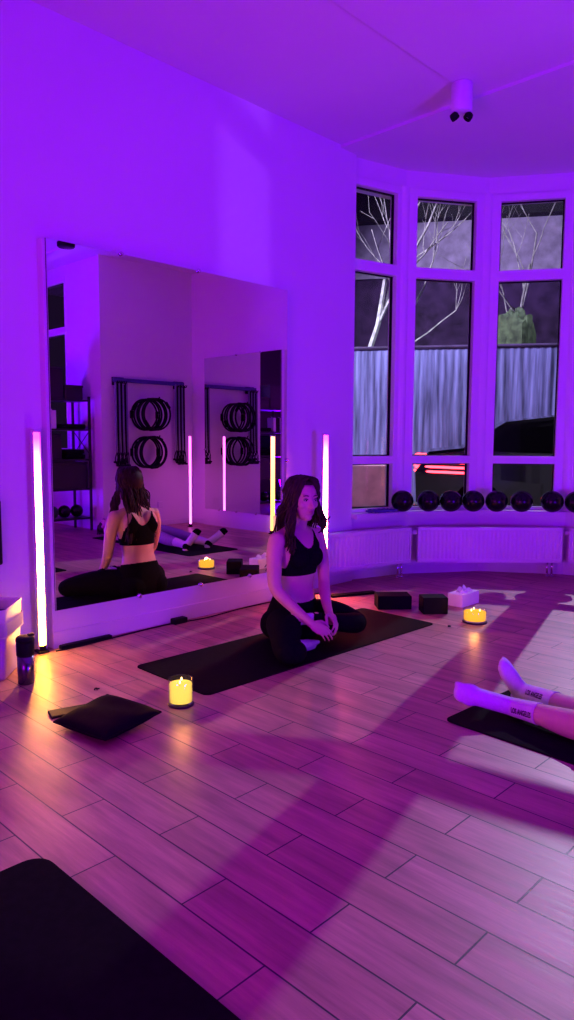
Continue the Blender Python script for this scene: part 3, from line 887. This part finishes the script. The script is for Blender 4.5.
for side, x, k in bands:
    lab = '%s resistance band from the left in the %s bundle on the blue rail' % (ords[k], side)
    if b0 is None:
        b0 = thing('resistance_band', (x, YC + .085, 1.84), lab, 'band', 'resistance bands hanging from the rail')
        b = B(); tube(b, [(0, .01, -.88), (.004, .004, -.5), (.006, 0, 0), (.0, .012, .008), (-.006, .0, 0), (-.008, .004, -.5), (-.004, .01, -.86)], .008, 6, up=(0, 1, 0)); link('latex_tube', b, TUBEG, b0, True, keep=False)
        for q in (-1, 1):
            b = B(); tube(b, [(.004 * q, .012, -.86), (.0, .03 * q, -.93), (.0, .03 * q, -1.0 - .02 * q)], .007, 6); tube(b, [(.0, .03 * q - .025, -1.0 - .02 * q), (.0, .03 * q + .025, -1.0 - .02 * q)], .0125, 10); link('handle', b, BLACK, b0, True, keep=False)
        o = b0
    else:
        o = copy_tree(b0); o['label'] = lab
        if k % 2:
            for ch in o.children:
                if ch.name.startswith('latex'): ch.material_slots[0].link = 'OBJECT'; ch.material_slots[0].material = BLACK
    o.location = (x, YC + .085 + .004 * (k % 2), 1.84 + (.02 if side == 'right' else 0) - .02 * (k % 2)); o.rotation_euler = (0, 0, .06 * math.sin(k * 2.3))
r0 = None
for row, z, cnt in (('upper', 1.645, 6), ('lower', 1.165, 5)):
    for k in range(cnt):
        lab = '%s black exercise ring from the wall on the %s peg' % (ords[k], row)
        y = YC + .045 + .056 * k
        if r0 is None:
            r0 = thing('exercise_ring', (5.40, y, z), lab, 'ring', 'black exercise rings on the wall pegs')
            b = B(); tube(b, [(.195 * math.sin(2 * PI * i / 48), 0, .195 * math.cos(2 * PI * i / 48)) for i in range(48)],   .014, 8, closed=True, squash=(1, .8), up=(0, 1, 0)); link('hoop', b, BLACK, r0, True, keep=False)
            for q in (-1, 1):
                b = B(); box(b, (q * .195 - .014, -.022, -.05), (q * .195 + .014, .022, .05), .008); link('grip_pad', b, FOAM, r0, keep=False)
            o = r0
        else:
            o = copy_tree(r0); o['label'] = lab
        tl = .05 * math.sin(k * 2.7 + (row == 'lower')) ; o.rotation_euler = (0, .5 * k, tl)
        o.location = (5.40 + (.02 * math.sin(k * 3) if row == 'lower' else 0), y, z - .184)

# ------------------------------------------------------------------ shelf in the recess (seen in the mirror)
SX0, SX1, SY0, SY1 = 3.95, 4.73, -1.22, -.82
t = thing('metal_shelf', ((SX0 + SX1) / 2, (SY0 + SY1) / 2, 0), 'black metal shelving unit loaded with gear, seen at the left of the mirror', 'shelf')
ZS = [.17, .535, .90, 1.27, 1.63]
for x in (SX0, SX1):
    for y in (SY0, SY1):
        b = B(); box(b, (x - .014, y - .014, 0), (x + .014, y + .014, 1.67), .003); link('post', b, BLACKM, t)
for z in ZS:
    b = B(); box(b, (SX0, SY0, z - .022), (SX1, SY1, z), .003); link('shelf_board', b, BLACKM, t)
b = B(); tube(b, [(SX1, SY0, .95), (SX1, SY1, 1.25)], .006, 6); tube(b, [(SX1, SY1, .95), (SX1, SY0, 1.25)], .006, 6); link('cross_brace', b, BLACKM, t)
BOXM = mat('black storage box', (.010, .009, .012), .6)


def sbox(x0, x1, z, h, label, lid=True, y0=SY0 + .04, y1=SY1 - .02, m=None):
    tt = thing('storage_box', ((x0 + x1) / 2, (y0 + y1) / 2, z), label, 'box')
    b = B(); box(b, (x0, y0, z), (x1, y1, z + h - .03), .006); link('box_body', b, m or BOXM, tt)
    b = B(); box(b, (x0 - .006, y0 - .006, z + h - .03), (x1 + .006, y1 + .006, z + h), .005); link('box_lid', b, m or BOXM, tt)


sbox(4.08, 4.40, 1.631, .37, 'tall black storage box on top of the metal shelf, seen in the mirror')
sbox(4.42, 4.66, 1.631, .17, 'low black storage box beside the tall one on the shelf top')
sbox(4.02, 4.36, .901, .31, 'black storage box with pale label slots, on the third shelf board')
sbox(4.00, 4.70, .536, .33, 'long black storage box filling the second shelf board')
b = B(); box(b, (4.42, SY0 + .05, .901), (4.69, SY1 - .03, .96), .02, 3); box(b, (4.43, SY0 + .05, .961), (4.68, SY1 - .03, 1.02), .02, 3)
tag(link('folded_blanket', b, FABRIC, loc=(4.55, -1, .901)), 'folded dark blanket beside the labelled box on the shelf', 'blanket')
for k, (x, m, lab) in enumerate([(4.10, GREEN, 'green ball on the lowest shelf board, leftmost'), (4.27, GREEN, 'green ball on the lowest shelf board beside the black balls'), (4.43, BALLM, 'black ball on the lowest shelf board, middle'), (4.60, BALLM, 'black ball on the lowest shelf board by the right post')]):
    b = B(); bmesh.ops.create_uvsphere(b, u_segments=28, v_segments=16, radius=.078); bmesh.ops.translate(b, verts=b.verts, vec=V((0, 0, .078)))
    lathe(b, [(0, .158), (.006, .157), (.007, .154), (0, .153)], 10)
    tag(link('small_ball', b, m, loc=(x, -.95, .171), keep=False, smooth=True), lab, 'ball', 'balls on the lowest shelf board')
for k, x in enumerate((4.12, 4.20, 4.28)):
    b = B(); box(b, (-.03, -.07, 0), (.03, .07, .22), .006); lathe(b, [(.012, .22), (.012, .235), (0, .235)], 10)
    tag(link('spray_bottle', b, (PAPER, BLACK, PAPER)[k], loc=(x, -.93, 1.271), keep=False), ('white bottle on the fourth shelf board, leftmost', 'black bottle between two white bottles on the shelf', 'white bottle right of the black one on the shelf')[k], 'bottle')
b = B(); box(b, (4.36, SY0 + .04, 1.271), (4.70, SY1 - .03, 1.33), .015, 3)
tag(link('folded_mat', b, FOAM, loc=(4.53, -1, 1.271)), 'folded black mat on the fourth shelf board', 'mat')

# ------------------------------------------------------------------ people
def head_parts(bm, c, fwd, up=V((0, 0, 1)), s=1.0):
    fwd = (fwd - up * fwd.dot(up)).normalized(); left = up.cross(fwd)
    rot = Matrix((fwd, left, up)).transposed()
    def P(a, l, u): return c + (fwd * a + left * l + up * u) * s
    def E(a, l, u, ra, rl, ru): ell(bm, P(a, l, u), (ra * s, rl * s, ru * s), rot)
    E(-.008, 0, .030, .094, .074, .088)        # cranium
    E(.018, 0, -.005, .072, .066, .085)        # face
    E(.030, 0, -.050, .052, .052, .058)        # jaw
    E(.060, 0, -.088, .024, .024, .021)        # chin
    E(.064, 0, -.056, .022, .028, .020)        # mouth mound
    for q in (-1, 1):
        E(.052, q * .036, -.018, .028, .026, .026)   # cheek
        E(.072, q * .026, .030, .014, .026, .010)    # brow
        E(-.010, q * .072, -.005, .020, .008, .030)  # ear
        E(.088, q * .010, -.031, .010, .008, .008)   # nostril
    limb(bm, [(*P(.082, 0, .022), .008 * s), (*P(.094, 0, -.004), .009 * s), (*P(.106, 0, -.027), .0115 * s)], 3, 12)
    E(.087, 0, -.050, .008, .021, .006); E(.085, 0, -.063, .008, .018, .007)
    return P, rot


def face_details(parent, P, rot, s=1.0):
    for q in (-1, 1):
        b = B(); ell(b, P(.074, q * .030, .010), (.0125 * s, .0135 * s, .0105 * s), rot, 16, 10)
        e = link('eye', b, EYEW, parent, True)
        b = B(); ell(b, P(.0830, q * .0295, .0085), (.0042 * s, .0058 * s, .0058 * s), rot, 12, 8); link('iris', b, IRIS, e, True)
        b = B(); tube(b, [P(.0835, q * (.0295 + k * .0075), .0165 - .0022 * k * k) for k in (-2, -1, 0, 1, 2)], .0021 * s, 6); link('eyelashes', b, HAIR, parent, True)
        b = B(); tube(b, [P(.0865 - .0022 * k * k, q * (.028 + k * .009), .0335 - .0012 * k * k + .001 * k) for k in (-2, -1, 0, 1, 2)], .0028 * s, 6); link('eyebrow', b, HAIR, parent, True)
    b = B(); tube(b, [P(.0945 - .0012 * k * k, .0075 * k, -.0515 - .0004 * k * k) for k in (-2, -1, 0, 1, 2)], [.001, .0035, .0042, .0035, .001], 8)
    tube(b, [P(.0930 - .0012 * k * k, .007 * k, -.0600 + .0006 * k * k) for k in (-2, -1, 0, 1, 2)], [.001, .004, .005, .004, .001], 8); link('lips', b, LIP, parent, True)


def hand(bm, wrist, d, nrm, thumb, curl=.5, s=1.0):
    """wrist point, direction of the fingers, back-of-hand normal, side of the thumb"""
    d = d.normalized(); nrm = (nrm - d * nrm.dot(d)).normalized(); side = d.cross(nrm)
    if side.dot(thumb) < 0: side = -side
    rot = Matrix((d, side, nrm)).transposed()
    ell(bm, wrist + d * .045 * s, (.052 * s, .038 * s, .0155 * s), rot)
    ell(bm, wrist + d * .060 * s, (.036 * s, .040 * s, .014 * s), rot)
    ell(bm, wrist + d * .008 * s, (.03 * s, .026 * s, .018 * s), rot)
    for k, (o, L, r) in enumerate(((.027, .072, .0083), (.009, .080, .0085), (-.009, .074, .0081), (-.026, .058, .0072))):
        p = wrist + d * (.088 - .006 * abs(k - 1)) * s + side * o * s; q = [(*(p - d * .02 * s), r * s), (*p, r * s)]; a = .25 + curl * .35 + .05 * k
        dd = d + side * (o * 2.0)
        for seg in (.46, .31, .23):
            v = (dd * math.cos(a) - nrm * math.sin(a)).normalized(); p = p + v * L * seg * s; q.append((*p, (r - .0008 * len(q)) * s)); a += curl * (.75 - .1 * k)
        limb(bm, q, 3, 10)
    p = wrist + d * .02 * s + side * .026 * s - nrm * .004 * s
    p2 = p + (d * .55 + side * .75 - nrm * .3).normalized() * .036 * s; p3 = p2 + (d * .9 + side * .22 - nrm * .35).normalized() * .030 * s; p4 = p3 + (d * .95 - side * .15 - nrm * .35).normalized() * .024 * s
    limb(bm, [(*p, .0125 * s), (*p2, .0105 * s), (*p3, .009 * s), (*p4, .0075 * s)], 3, 10)


def foot(bm, ankle, toe, sole, s=1.0):
    """ankle point, toe tip, direction the sole faces"""
    d = (toe - ankle); sole = (sole - d.normalized() * sole.dot(d.normalized())).normalized(); d = d.normalized(); L = (toe - ankle).length
    side = d.cross(sole); rot = Matrix((d, side, sole)).transposed()
    heel = ankle - d * .028 * s + sole * .030 * s
    ell(bm, heel, (.034 * s, .029 * s, .032 * s), rot)
    limb(bm, [(*ankle, .034 * s), (*(ankle + d * L * .3 + sole * .012), .034 * s), (*(ankle + d * L * .62 + sole * .018), .034 * s), (*(ankle + d * L * .82 + sole * .02), .029 * s)], 4, 16)
    ell(bm, ankle + d * L * .74 + sole * .018, (.055 * s, .043 * s, .022 * s), rot); ell(bm, ankle + d * L * .88 + sole * .018, (.034 * s, .038 * s, .017 * s), rot)
    ell(bm, ankle + d * L * .35 + sole * .030, (.08 * s, .030 * s, .014 * s), rot)
    for k in range(5):
        ell(bm, ankle + d * (L * (.95 - .028 * k)) + side * (-.028 + .014 * k) + sole * .022, (.022 * s, .0095 * s, .0105 * s), rot, 12, 8)


# ---- seated woman
wo = thing('person', (2.96, 2.79, .006), 'woman sitting cross-legged on the mat in black sports top and leggings, hands together', 'person')
bm = B()
tor = [(2.97, 2.815, .030, .165, .125), (2.97, 2.815, .10, .180, .135), (2.97, 2.815, .17, .165, .122), (2.968, 2.81, .245, .138, .098), (2.965, 2.80, .32, .122, .086), (2.962, 2.79, .40, .128, .092), (2.96, 2.782, .48, .142, .100), (2.958, 2.778, .55, .150, .094), (2.957, 2.778, .605, .148, .072), (2.957, 2.778, .640, .105, .058), (2.957, 2.775, .665, .060, .050)]
q = catmull(tor, 5)
rings = []
for x, y, z, rx, ry in q:
    rings.append([bm.verts.new((x + rx * math.copysign(abs(math.cos(a)) ** .9, math.cos(a)), y + ry * math.copysign(abs(math.sin(a)) ** .9, math.sin(a)), z)) for a in [2 * PI * i / 32 for i in range(32)]])
for a, c in zip(rings, rings[1:]):
    for i in range(32): bm.faces.new((a[i], a[(i + 1) % 32], c[(i + 1) % 32], c[i]))
bm.faces.new(rings[0][::-1]); bm.faces.new(rings[-1])
for sx in (-1, 1):
    ell(bm, (2.96 + sx * .062, 2.712, .492), (.060, .050, .058))                       # bust
    ell(bm, (2.97 + sx * .085, 2.85, .095), (.105, .105, .092))                        # seat
    limb(bm, [(2.957 + sx * .02, 2.785, .655, .032), (2.957 + sx * .085, 2.785, .632, .034), (2.957 + sx * .15, 2.775, .600, .044)], 5, 16)
    ell(bm, (2.958 + sx * .075, 2.845, .545), (.07, .035, .09))                        # shoulder blade
hc = V((2.943, 2.722, .820)); hf = V((-.27, -1, -.10))
limb(bm, [(2.957, 2.778, .62, .054), (2.957, 2.768, .68, .050), (2.957, 2.745, .76, .052)], 5, 20)
hup = V((.0, -.06, 1)).normalized()
P, hrot = head_parts(bm, hc, hf.normalized(), hup, 1.02)
# arms
WR, WL = V((2.815, 2.535, .168)), V((2.985, 2.55, .185))
limb(bm, [(2.790, 2.772, .596, .050), (2.768, 2.768, .53, .047), (2.755, 2.758, .44, .042), (2.750, 2.742, .345, .037), (2.768, 2.69, .285, .034), (2.793, 2.61, .222, .028), (*WR, .022)], 5, 20)
limb(bm, [(3.122, 2.775, .600, .047), (3.142, 2.768, .53, .043), (3.150, 2.750, .44, .038), (3.135, 2.725, .335, .034), (3.10, 2.69, .285, .034), (3.04, 2.62, .225, .028), (*WL, .022)], 5, 20)
hand(bm, WR, V((.35, -.85, -.42)), V((-.55, -.25, .8)), V((.7, 0, .6)), .55, .93)
hand(bm, WL, V((-.30, -.85, -.45)), V((.6, -.2, .75)), V((-.7, 0, .6)), .55, .93)
# legs
limb(bm, [(2.875, 2.80, .105, .098), (2.80, 2.72, .115, .096), (2.69, 2.61, .112, .080), (2.590, 2.515, .090, .062), (2.565, 2.475, .075, .055)], 6, 22)
limb(bm, [(2.575, 2.485, .072, .056), (2.62, 2.465, .066, .055), (2.66, 2.52, .060, .048), (2.71, 2.56, .056, .038), (2.74, 2.58, .055, .034)], 6, 20)
limb(bm, [(3.065, 2.80, .105, .098), (3.14, 2.72, .120, .096), (3.19, 2.65, .118, .080), (3.225, 2.585, .104, .062), (3.235, 2.555, .094, .055)], 6, 22)
limb(bm, [(3.23, 2.560, .094, .056), (3.18, 2.535, .104, .055), (3.08, 2.530, .125, .048), (2.96, 2.570, .155, .038), (2.88, 2.60, .168, .033)], 6, 20)
foot(bm, V((2.735, 2.58, .056)), V((2.905, 2.60, .042)), V((0.1, -.6, -.8)), .88)
foot(bm, V((2.88, 2.60, .168)), V((2.735, 2.650, .168)), V((-.1, -.75, .65)), .85)
body = fuse(bm, .0042, 4)
zmin = .0115
for v in body.verts:
    if v.co.z < zmin: v.co.z = zmin


def seg_d(p, a, c):
    a = V(a); c = V(c); t = max(0, min(1, (p - a).dot(c - a) / (c - a).length_squared)); return (p - (a + (c - a) * t)).length


SEGS = [('leg', (2.875, 2.80, .105), (2.70, 2.62, .112), .095), ('leg', (2.70, 2.62, .112), (2.565, 2.475, .075), .068), ('leg', (2.565, 2.475, .075), (2.66, 2.52, .060), .055), ('leg', (2.66, 2.52, .060), (2.725, 2.572, .056), .042),
        ('leg', (3.065, 2.80, .105), (3.19, 2.65, .118), .092), ('leg', (3.19, 2.65, .118), (3.235, 2.555, .094), .068), ('leg', (3.235, 2.555, .094), (3.10, 2.530, .125), .054), ('leg', (3.10, 2.525, .125), (2.91, 2.588, .160), .042),
        ('foot1', (2.735, 2.58, .056), (2.905, 2.60, .042), .036), ('foot2', (2.875, 2.602, .168), (2.735, 2.650, .168), .032),
        ('arm', (2.790, 2.772, .596), (2.755, 2.758, .44), .046), ('arm', (2.755, 2.758, .44), (2.750, 2.742, .345), .038), ('arm', (2.750, 2.742, .345), (2.768, 2.69, .285), .035), ('arm', (2.768, 2.69, .285), tuple(WR), .027), ('arm', tuple(WR), (2.865, 2.455, .125), .034),
        ('arm', (3.122, 2.775, .600), (3.150, 2.750, .44), .044), ('arm', (3.150, 2.750, .44), (3.135, 2.725, .335), .036), ('arm', (3.135, 2.725, .335), (3.10, 2.69, .285), .035), ('arm', (3.10, 2.69, .285), tuple(WL), .027), ('arm', tuple(WL), (2.935, 2.465, .13), .034),
        ('trunk', (2.97, 2.815, .06), (2.97, 2.812, .20), .125), ('trunk', (2.97, 2.812, .20), (2.962, 2.79, .40), .085), ('trunk', (2.962, 2.79, .40), (2.957, 2.775, .66), .10)]


def part_of(p):
    return min(SEGS, key=lambda q: seg_d(p, q[1], q[2]) - q[3])[0]


def leggings(p):
    if p.z > .252 + .02 * (p.y - 2.8) / .1: return False
    return part_of(p) in ('leg', 'trunk')


def foot1(p): return p.z < .2 and part_of(p) == 'foot1'
def foot2(p): return p.z < .3 and part_of(p) == 'foot2'
def is_arm(p): return False


def bra(p):
    if not (.395 < p.z < .64): return False
    dx = abs(p.x - 2.958)
    if dx > .172: return False
    if seg_d(p, (2.792, 2.772, .60), (2.757, 2.758, .44)) < .052 or seg_d(p, (3.122, 2.775, .60), (3.150, 2.750, .44)) < .052:
        if dx > .122: return False
    if p.z > .44 and part_of(p) == 'arm': return False
    x = dx
    scoop = (.545 if p.y < 2.78 else .535) + (x / .075) ** 2 * .07
    outer = .150 if p.z < .50 else .150 - (p.z - .50) * .62
    if p.z > .60: outer = .088; 
    return p.z < max(scoop, .5) and x < outer


def seg2(p): return True


skin = body.copy(); link('body', skin, SKIN, wo, True)
link('leggings', shell(body, leggings, .0045), FABRIC, wo, True)
link('sports_top', shell(body, bra, .005, [((0, 0, .395), (0, 0, 1))]), FABRIC, wo, True)
link('sock', shell(body, lambda p: foot1(p) and not is_arm(p), .003), SOCK, wo, True)
link('sock', shell(body, lambda p: foot2(p) and not is_arm(p), .003), SOCK, wo, True)
body.free()
face_details(wo, P, hrot, 1.02)


def make_hair(parent, P, n, seed, front=True):
    rnd = random.Random(seed); hb = B()
    # cap
    cap = bmesh.new(); bmesh.ops.create_uvsphere(cap, u_segments=40, v_segments=24, radius=1)
    o0 = P(0, 0, 0); fx = P(1, 0, 0) - o0; ly = P(0, 1, 0) - o0; uz = P(0, 0, 1) - o0
    kill = []
    for v in cap.verts:
        a, l, u = v.co.x * .101 - .012, v.co.y * .085, v.co.z * .096 + .030
        v.co = o0 + fx * a + ly * l + uz * u
        if (a > .045 and u < .085 + .0 * l) or (a > .012 and u < .03 and abs(l) < .2) and a > .02: kill.append(v)
    bmesh.ops.delete(cap, geom=kill, context='VERTS')
    bmesh.ops.solidify(cap, geom=cap.faces[:], thickness=-.004); merge(hb, cap)
    for i in range(n):
        # root on the parting, then fall over the side of the head and down
        sd = rnd.choice((-1, 1)); t = rnd.random()
        ang = rnd.uniform(18, 180) if t < .85 else rnd.uniform(14, 60)          # 0 = front, 180 = back
        ca, sa = math.cos(math.radians(ang)), math.sin(math.radians(ang))
        ra = rnd.uniform(.0, .06)
        root = (.055 - ang / 180 * .10 + rnd.uniform(-.02, .02), sd * rnd.uniform(.002, .02), .128 - .00 * ang)
        k1 = rnd.uniform(.94, 1.10)
        top = (.070 * ca * k1 - .012, sd * .080 * max(sa, .55 if ang < 60 else sa) * k1, .085 + rnd.uniform(-.02, .02))
        mid = (.080 * ca * .8 * k1 - .022, sd * (.088 * max(sa, .75 if ang < 70 else .2)) * k1, -.01 + rnd.uniform(-.02, .02))
        spread = rnd.uniform(.8, 1.5)
        if ang < 60:      # front locks fall beside the face and over the shoulder
            L = rnd.uniform(.24, .33) if sd < 0 else rnd.uniform(.12, .22)
            low = (.045 + rnd.uniform(-.03, .03), sd * rnd.uniform(.085, .115), -.11)
            end = (.055 + rnd.uniform(-.03, .04), sd * rnd.uniform(.075, .125), -L + .04)
        else:
            L = rnd.uniform(.28, .42)
            low = (-.055 - .045 * rnd.random() * (ang > 110), sd * rnd.uniform(.0, .105) * max(.25, sa + .3), -.11)
            end = (-.085 - rnd.uniform(0, .03), sd * rnd.uniform(.0, .12) * spread, -L)
        pts = catmull([root, top, mid, low, end], 6)
        ph = rnd.uniform(0, 6.28); fr = rnd.uniform(1.6, 2.6); am = rnd.uniform(.005, .012)
        W3 = []; R3 = []
        m = len(pts)
        for j, (a, l, u) in enumerate(pts):
            s = j / (m - 1); g = min(1, s * 1.8)
            a += am * g * math.sin(ph + fr * 2 * PI * s * 1.6); l += am * g * math.cos(ph + fr * 2 * PI * s * 1.6)
            W3.append(o0 + fx * a + ly * l + uz * u); R3.append(.0075 * (1 - s * .75) * rnd.uniform(.85, 1.15) + .001)
        tube(hb, W3, R3, 5)
    return link('hair', hb, HAIR, parent, True)


make_hair(wo, P, 300, 5)


# ---- lying figures
def lying(cx, hipy, legs, skinmat, label, leg_m, toe_dark, leg_cut, arms=True, zb=.006):
    """head toward -Y; legs = list of (hip, knee, ankle, toe, sole)"""
    t = thing('person', (cx, hipy, zb), label, 'person')
    bm = B()
    H = hipy
    for (y, rx, rz, z) in [(0, 0, 0, 0)]: pass
    tor = [(H + .05, .165, .095), (H - .06, .175, .10), (H - .18, .135, .085), (H - .30, .135, .09), (H - .42, .150, .10), (H - .50, .150, .085), (H - .55, .10, .06)]
    rings = []
    for y, rx, rz in catmull(tor, 4):
        rings.append([bm.verts.new((cx + rx * math.cos(2 * PI * i / 28), y, zb + rz + .005 + rz * math.sin(2 * PI * i / 28))) for i in range(28)])
    for a, c in zip(rings, rings[1:]):
        for i in range(28): bm.faces.new((a[i], a[(i + 1) % 28], c[(i + 1) % 28], c[i]))
    bm.faces.new(rings[0]); bm.faces.new(rings[-1][::-1]); bmesh.ops.recalc_face_normals(bm, faces=bm.faces[:])
    limb(bm, [(cx, H - .50, .10, .052), (cx, H - .62, .10, .050)], 4, 16)
    Pq, rq = head_parts(bm, V((cx, H - .72, .115)), V((0, 0, 1)), V((0, -1, 0)), .95)
    for sx in (-1, 1):
        limb(bm, [(cx + sx * .15, H - .47, .10, .048), (cx + sx * .22, H - .34, .075, .042), (cx + sx * .255, H - .20, .06, .036), (cx + sx * .25, H - .06, .055, .030), (cx + sx * .24, H + .04, .045, .022)], 5, 16)
        hand(bm, V((cx + sx * .24, H + .04, .040)), V((0, 1, -.05)), V((sx * .3, 0, 1)), V((-sx, 0, 0)), .35, .92)
    for hip, knee, ank, toe, sole, cl in legs:
        hip, knee, ank, toe = V(hip), V(knee), V(ank), V(toe)
        mid = hip.lerp(knee, .5); calf = knee.lerp(ank, .33)
        limb(bm, [(*hip, .092), (*mid, .080), (*knee, .056), (*(calf + V((0, 0, -.006))), .056), (*knee.lerp(ank, .72), .041), (*ank, .035)], 6, 22)
        foot(bm, ank, toe, V(sole), 1.0)
    body = fuse(bm, .006, 4)
    for v in body.verts:
        if v.co.z < zb + .006: v.co.z = zb + .006
    link('body', body.copy(), skinmat, t, True)
    socks = []
    for hip, knee, ank, toe, sole, cl in legs:
        ank_, toe_, knee_ = V(ank), V(toe), V(knee); ax = (knee_ - ank_).normalized(); cut = ank_ + ax * cl
        def pr(p, a=ank_, tt=toe_, c=cut): return seg_d(p, a, c) < .068 and (p - c).dot((a - c).normalized()) > 0 or seg_d(p, a, tt) < .085 and (p - c).dot((a - c).normalized()) > 0
        s = link('sock', shell(body, pr, .004, [(cut, ax)]), SOCK, t, True); socks.append((s, ank_, toe_, cut, ax))
        if toe_dark:
            d = (toe_ - ank_).normalized()
            tc = ank_ + d * (toe_ - ank_).length * .78
            link('toe_cap', shell(body, lambda p: pr(p) and (p - tc).dot(d) > 0, .0055, [(tc, d)]), FABRIC, s, True)
            hl = ank_ - d * .03 + V(sole).normalized() * .03
            link('heel_cap', shell(body, lambda p: pr(p) and (p - hl).length < .040, .0055), FABRIC, s, True)
    def trousers(p):
        if p.y < H - .12: return False
        if abs(p.x - cx) > .19 and p.y < H + .16 and p.z < .09 and abs(p.x - cx) > .205: return False
        for (s, a, tt, c, ax), lg in zip(socks, legs):
            if seg_d(p, V(lg[1]), V(lg[2])) < .075 or seg_d(p, a, tt) < .09:
                return (p - (c + ax * leg_cut)).dot(ax) > -.004
        return True
    link('leggings', shell(body, trousers, .0045, [(c + ax * leg_cut, ax) for s, a, tt, c, ax in socks]), leg_m, t, True)
    link('top', shell(body, lambda p: H - .50 < p.y < H - .09 and abs(p.x - cx) < .165, .006), FABRIC, t, True)
    face_details(t, Pq, rq, .95)
    hb = B(); o0 = Pq(0, 0, 0)
    ell(hb, Pq(-.022, 0, .04), (.085, .082, .09), rq)
    rnd = random.Random(9)
    for i in range(60):
        a0 = rnd.uniform(-1, 1)
        tube(hb, catmull([Pq(-.0, a0 * .06, .11), Pq(-.06, a0 * .085, .09), Pq(-.085, a0 * .12, .05 - abs(a0) * .02), Pq(-.092, a0 * .17, .02 + rnd.uniform(-.08, .05))], 4), [.008] * 12 + [.003], 5)
    link('hair', hb, HAIR, t, True)
    return t, socks, body


legs1 = [((2.735, .47, .105), (2.665, .93, .085), (2.728, 1.325, .055), (2.575, 1.500, .118), (.62, .70, -.25), .125),
         ((2.875, .47, .105), (2.812, .97, .072), (2.952, 1.392, .046), (2.895, 1.442, .180), (-.25, .9, .25), .19)]
p1, socks1, body1 = lying(2.82, .42, legs1, SKIN, 'person lying at the right edge, only bare shins and white socks in view', FABRIC, False, .20)
# writing knitted on the white socks
for (s, a, tt, c, ax), sgn in zip(socks1, (-1, 1)):
    cu = bpy.data.curves.new('lettering', 'FONT'); cu.body = 'LOS ANGELES'; cu.size = .030; cu.extrude = .0; cu.offset = .0011; cu.align_x = 'CENTER'; cu.align_y = 'CENTER'; cu.space_character = 1.0
    ob = bpy.data.objects.new('lettering', cu); C.objects.link(ob)
    dg = bpy.context.evaluated_depsgraph_get(); me = bpy.data.meshes.new_from_object(ob.evaluated_get(dg)); bpy.data.objects.remove(ob)
    tb = bmesh.new(); tb.from_mesh(me); bpy.data.meshes.remove(me)
    bmesh.ops.subdivide_edges(tb, edges=tb.edges[:], cuts=1)
    mid = a.lerp(c, .55); view = V((-.72, -.55, .30 if sgn > 0 else .05)); view = (view - ax * view.dot(ax)).normalized()
    xd = -ax; yd = view.cross(xd).normalized()
    if yd.z < 0: yd = -yd; xd = -xd
    bvh = BVHTree.FromBMesh(body1)
    for v in tb.verts:
        p = mid + xd * v.co.x * .52 + yd * v.co.y + view * .2
        h = bvh.ray_cast(p, -view)
        v.co = (h[0] + view * .0062) if h[0] is not None else p - view * .16
    link('lettering', tb, TEXTM, s)
body1.free()

legs2 = [((4.535, .46, .115), (4.50, .90, .12), (4.55, 1.33, .058), (4.64, 1.405, .225), (.1, .9, .3), .165),
         ((4.715, .46, .115), (4.76, .90, .115), (4.84, 1.34, .058), (4.98, 1.44, .205), (.3, .9, .25), .165)]
p2, s2, body2 = lying(4.63, .42, legs2, SKIN, 'person lying in lilac leggings and white socks with dark toes, seen in the mirror', LILAC, True, .0)
body2.free()
